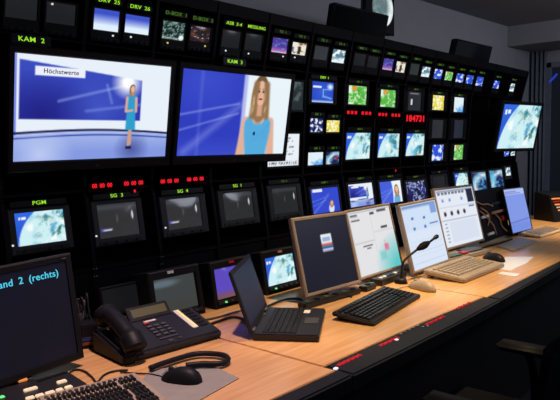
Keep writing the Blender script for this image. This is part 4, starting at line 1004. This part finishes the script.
# lit equipment box at the far right
c = az(556, 224, .75)
t = thing('equipment_box', 'black equipment box with glowing striped rows at the far right end of the desk', 'equipment', mw=frame((c[0]-.02, c[1]+.25, DZ+.001), (.45, .9, 0), (0, 0, 1)))
bm = bmesh.new(); hexa(bm, [(-.16, -.06, 0), (.22, -.06, 0), (.22, .16, 0), (-.16, .16, 0), (-.16, 0, .2), (.22, 0, .2), (.22, .16, .22), (-.16, .16, .22)])
bmesh.ops.recalc_face_normals(bm, faces=bm.faces[:]); bevel_all(bm, .004); link('case', bm, MT['black'], t)
for k, m in enumerate(('amber', 'red', 'amber', 'white', 'amber', 'knob')):
    z = .175-k*.022; y = -.06+.06*z/.2; bx('lit_row', MT[m], t, -.145+.01*k, .20, y-.004, y+.006, z-.006, z+.004, bev=.001)

# ------------------------------------------------------------------ loose cables on the desk
def dcable(label, pts, r=.0035, m='cable', z=None):
    o = cable('cable', cp(*pts, z=DZ+r+.001), r, MT[m]); return tag(o, label, 'cable', 'cables lying on the desk')
dcable('thin black cable looping on the desk above the front left keyboard', [(70, 372), (76, 369.5), (84, 371), (92, 377), (97, 382), (104, 375), (114, 371), (128, 370)], .0028)
dcable('black cable lying between the telephone and the laptop hinge', [(184, 318), (200, 327), (216, 322), (234, 317), (250, 322)], .005)
dcable('grey cable between the tube monitors and the telephone', [(178, 314), (196, 320), (214, 318), (232, 313), (246, 309)], .004, 'knob')
dcable('thin black cable at the back of the black keyboard', [(331, 296), (337, 299), (346, 296), (352, 297)], .003)
dcable('black cable behind the laptop base', [(262, 309), (283, 300), (300, 299), (306, 304), (300, 310)], .005)
dcable('pale cable arching off the grey control unit', [(421, 262), (424, 257), (430, 252)], .004, 'white')
dcable('black cable between the grey unit and the connector panel', [(478, 250), (488, 246), (500, 243), (512, 239)], .006)
# dark box and tangled leads between the left monitor and the telephone
mwb, Wb, Db = quadframe([(75, 338), (82, 351), (98, 346), (91, 333)], .75)
t = thing('power_box', 'black power box between the left flat monitor and the telephone', 'box', mw=mwb)
bx('case', MT['black'], t, -Wb/2, Wb/2, -Db/2, Db/2, .001, .075, bev=.004)
bx('front_strip', MT['amber_dark'], t, -Wb*.45, Wb*.45, -Db/2-.002, -Db/2+.002, .012, .022, bev=.0008)
bx('front_strip', MT['blue_dark'], t, -Wb*.45, Wb*.45, -Db/2-.002, -Db/2+.002, .026, .038, bev=.0008)
bx('plug', MT['knob'], t, -Wb*.4, -Wb*.2, -.012, .012, .073, .098, bev=.003)
for k in range(4):
    u = -Wb*.35+k*Wb*.2
    cable('lead', [(u, .0, .074), (u+.01*math.sin(k*2), .02, .12+.012*k), (u-.015, .05, .15-.02*k), (u+.02*math.cos(k), .10, .09), (u+.01, .13, .012)], .0035, MT['knob'] if k == 1 else MT['cable'], t)
# socket strips under the flat monitors
for (q, lab) in (([(301, 305), (301.5, 308), (358, 292), (357, 289)], 'black socket strip at the foot of the dark logo monitor'), ([(362, 288), (363, 291), (373, 287), (372, 284)], 'short black socket strip between the turquoise page monitor and the black keyboard')):
    mws, Ws, Ds = quadframe(q, .76); t = thing('socket_strip', lab, 'socket strip', mw=mws)
    bx('case', MT['dark'], t, -Ws/2, Ws/2, -.022, .022, .001, .022, bev=.004)
    n = 6 if Ws > .2 else 3
    for k in range(n):
        bm = bmesh.new(); cyl(bm, (-Ws*.4+k*Ws*.8/(n-1), 0, .0225), .013, .004, 'z', 16); link('socket', bm, MT['gap'] if k % 2 else MT['green'], t)

# ------------------------------------------------------------------ dark office chair at the lower right
t = thing('office_chair', 'black office chair in the dark at the desk front', 'chair', mw=Matrix.Translation((1.60, 1.80, 0)) @ Matrix.Rotation(math.radians(4), 4, 'Z'))
bm = bmesh.new(); box(bm, -.22, .23, -.24, .24, .43, .52, bev=.035, seg=4); link('seat', bm, MT['fabric'], t, True)
bm = bmesh.new(); box(bm, .0, .07, -.22, .22, -.2, .17, bev=.03, seg=4, mw=Matrix.Translation((.2, 0, .70)) @ Matrix.Rotation(math.radians(8), 4, 'Y'))
for v in bm.verts: v.co.x += .35*v.co.y*v.co.y*-1
link('backrest', bm, MT['fabric'], t, True)
bm = bmesh.new(); tube(bm, spline([(.1, 0, .45), (.26, 0, .46), (.285, 0, .56), (.29, 0, .68)], 6), .018); link('back_support', bm, MT['black'], t, True)
for s in (-1, 1):
    bm = bmesh.new(); tube(bm, spline([(.05, s*.2, .47), (.05, s*.28, .48), (.04, s*.29, .6), (.02, s*.285, .66)], 6), .014); o = link('armrest', bm, MT['black'], t, True)
    bm = bmesh.new(); box(bm, -.08, .14, s*.285-.035, s*.285+.035, .655, .685, bev=.012, seg=3); link('arm_pad', bm, MT['chairmetal'], o, True)
bm = bmesh.new(); cyl(bm, (0, 0, .27), .026, .34); link('gas_column', bm, MT['black'], t, True)
for k in range(5):
    a = k*2*math.pi/5; bm = bmesh.new(); e = Vector((math.cos(a)*.29, math.sin(a)*.29, .075)); tube(bm, [Vector((0, 0, .12)), e], [.024, .016]); o = link('base_leg', bm, MT['black'], t, True)
    bm = bmesh.new(); cyl(bm, (e.x, e.y, .029), .028, .03, 'y', 16); link('caster', bm, MT['dark'], o, True)

# ------------------------------------------------------------------ light: ceiling spots (one tinted for screen light), added dim fill, the screens themselves
def lamp(kind, name, loc, target, energy, col, **kw):
    l = bpy.data.lights.new(name, kind); l.energy = energy; l.color = col
    for k, v in kw.items(): setattr(l, k, v)
    o = bpy.data.objects.new(name, l); COL.objects.link(o); o.location = loc
    d = Vector(target)-Vector(loc); o.rotation_euler = d.to_track_quat('-Z', 'Y').to_euler(); return o
WARM = (1, .73, .44)
for i, (tx, ty, e, sz) in enumerate(((1.05, 1.95, 150, 50), (1.08, 2.75, 185, 50), (.95, 4.6, 180, 46), (1.08, 1.0, 150, 50))):
    lx, ly = tx+.15, ty
    lamp('SPOT', 'spot_lamp', (lx, ly, CZ-.06), (tx, ty, .75), e, WARM if i < 3 else (1, .68, .66), spot_size=math.radians(sz), spot_blend=.9, shadow_soft_size=.04)  # last spot is tinted pink to stand in for purple light from the screens
lamp('AREA', 'fill_light', (2.6, 4.2, CZ-.05), (.4, 4.6, 1.7), 34, (.8, .84, 1.0), size=1.2, size_y=1.2)  # unseen cool area lamps, added as fill for the walls, curtain and rack
lamp('AREA', 'fill_light', (1.6, 5.6, CZ-.04), (.8, 7.3, 1.3), 9, (.72, .82, 1.0), size=.8, size_y=.8)
lamp('AREA', 'fill_light', (3.2, 1.0, CZ-.05), (.6, 1.6, 1.0), 11, (.72, .78, 1.0), size=1.5, size_y=1.5)
w = bpy.data.worlds.new('world'); SC.world = w; w.use_nodes = True
w.node_tree.nodes['Background'].inputs[0].default_value = (.30, .36, .55, 1); w.node_tree.nodes['Background'].inputs[1].default_value = .012
vs = SC.view_settings; SC.display_settings.display_device = 'sRGB'; vs.view_transform = 'Standard'; vs.look = 'None'; vs.gamma = 1; vs.use_curve_mapping = False; vs.exposure = 0
SC.cycles.use_denoising = True; SC.cycles.max_bounces = 6; SC.cycles.caustics_reflective = False; SC.cycles.caustics_refractive = False; SC.cycles.sample_clamp_indirect = 3
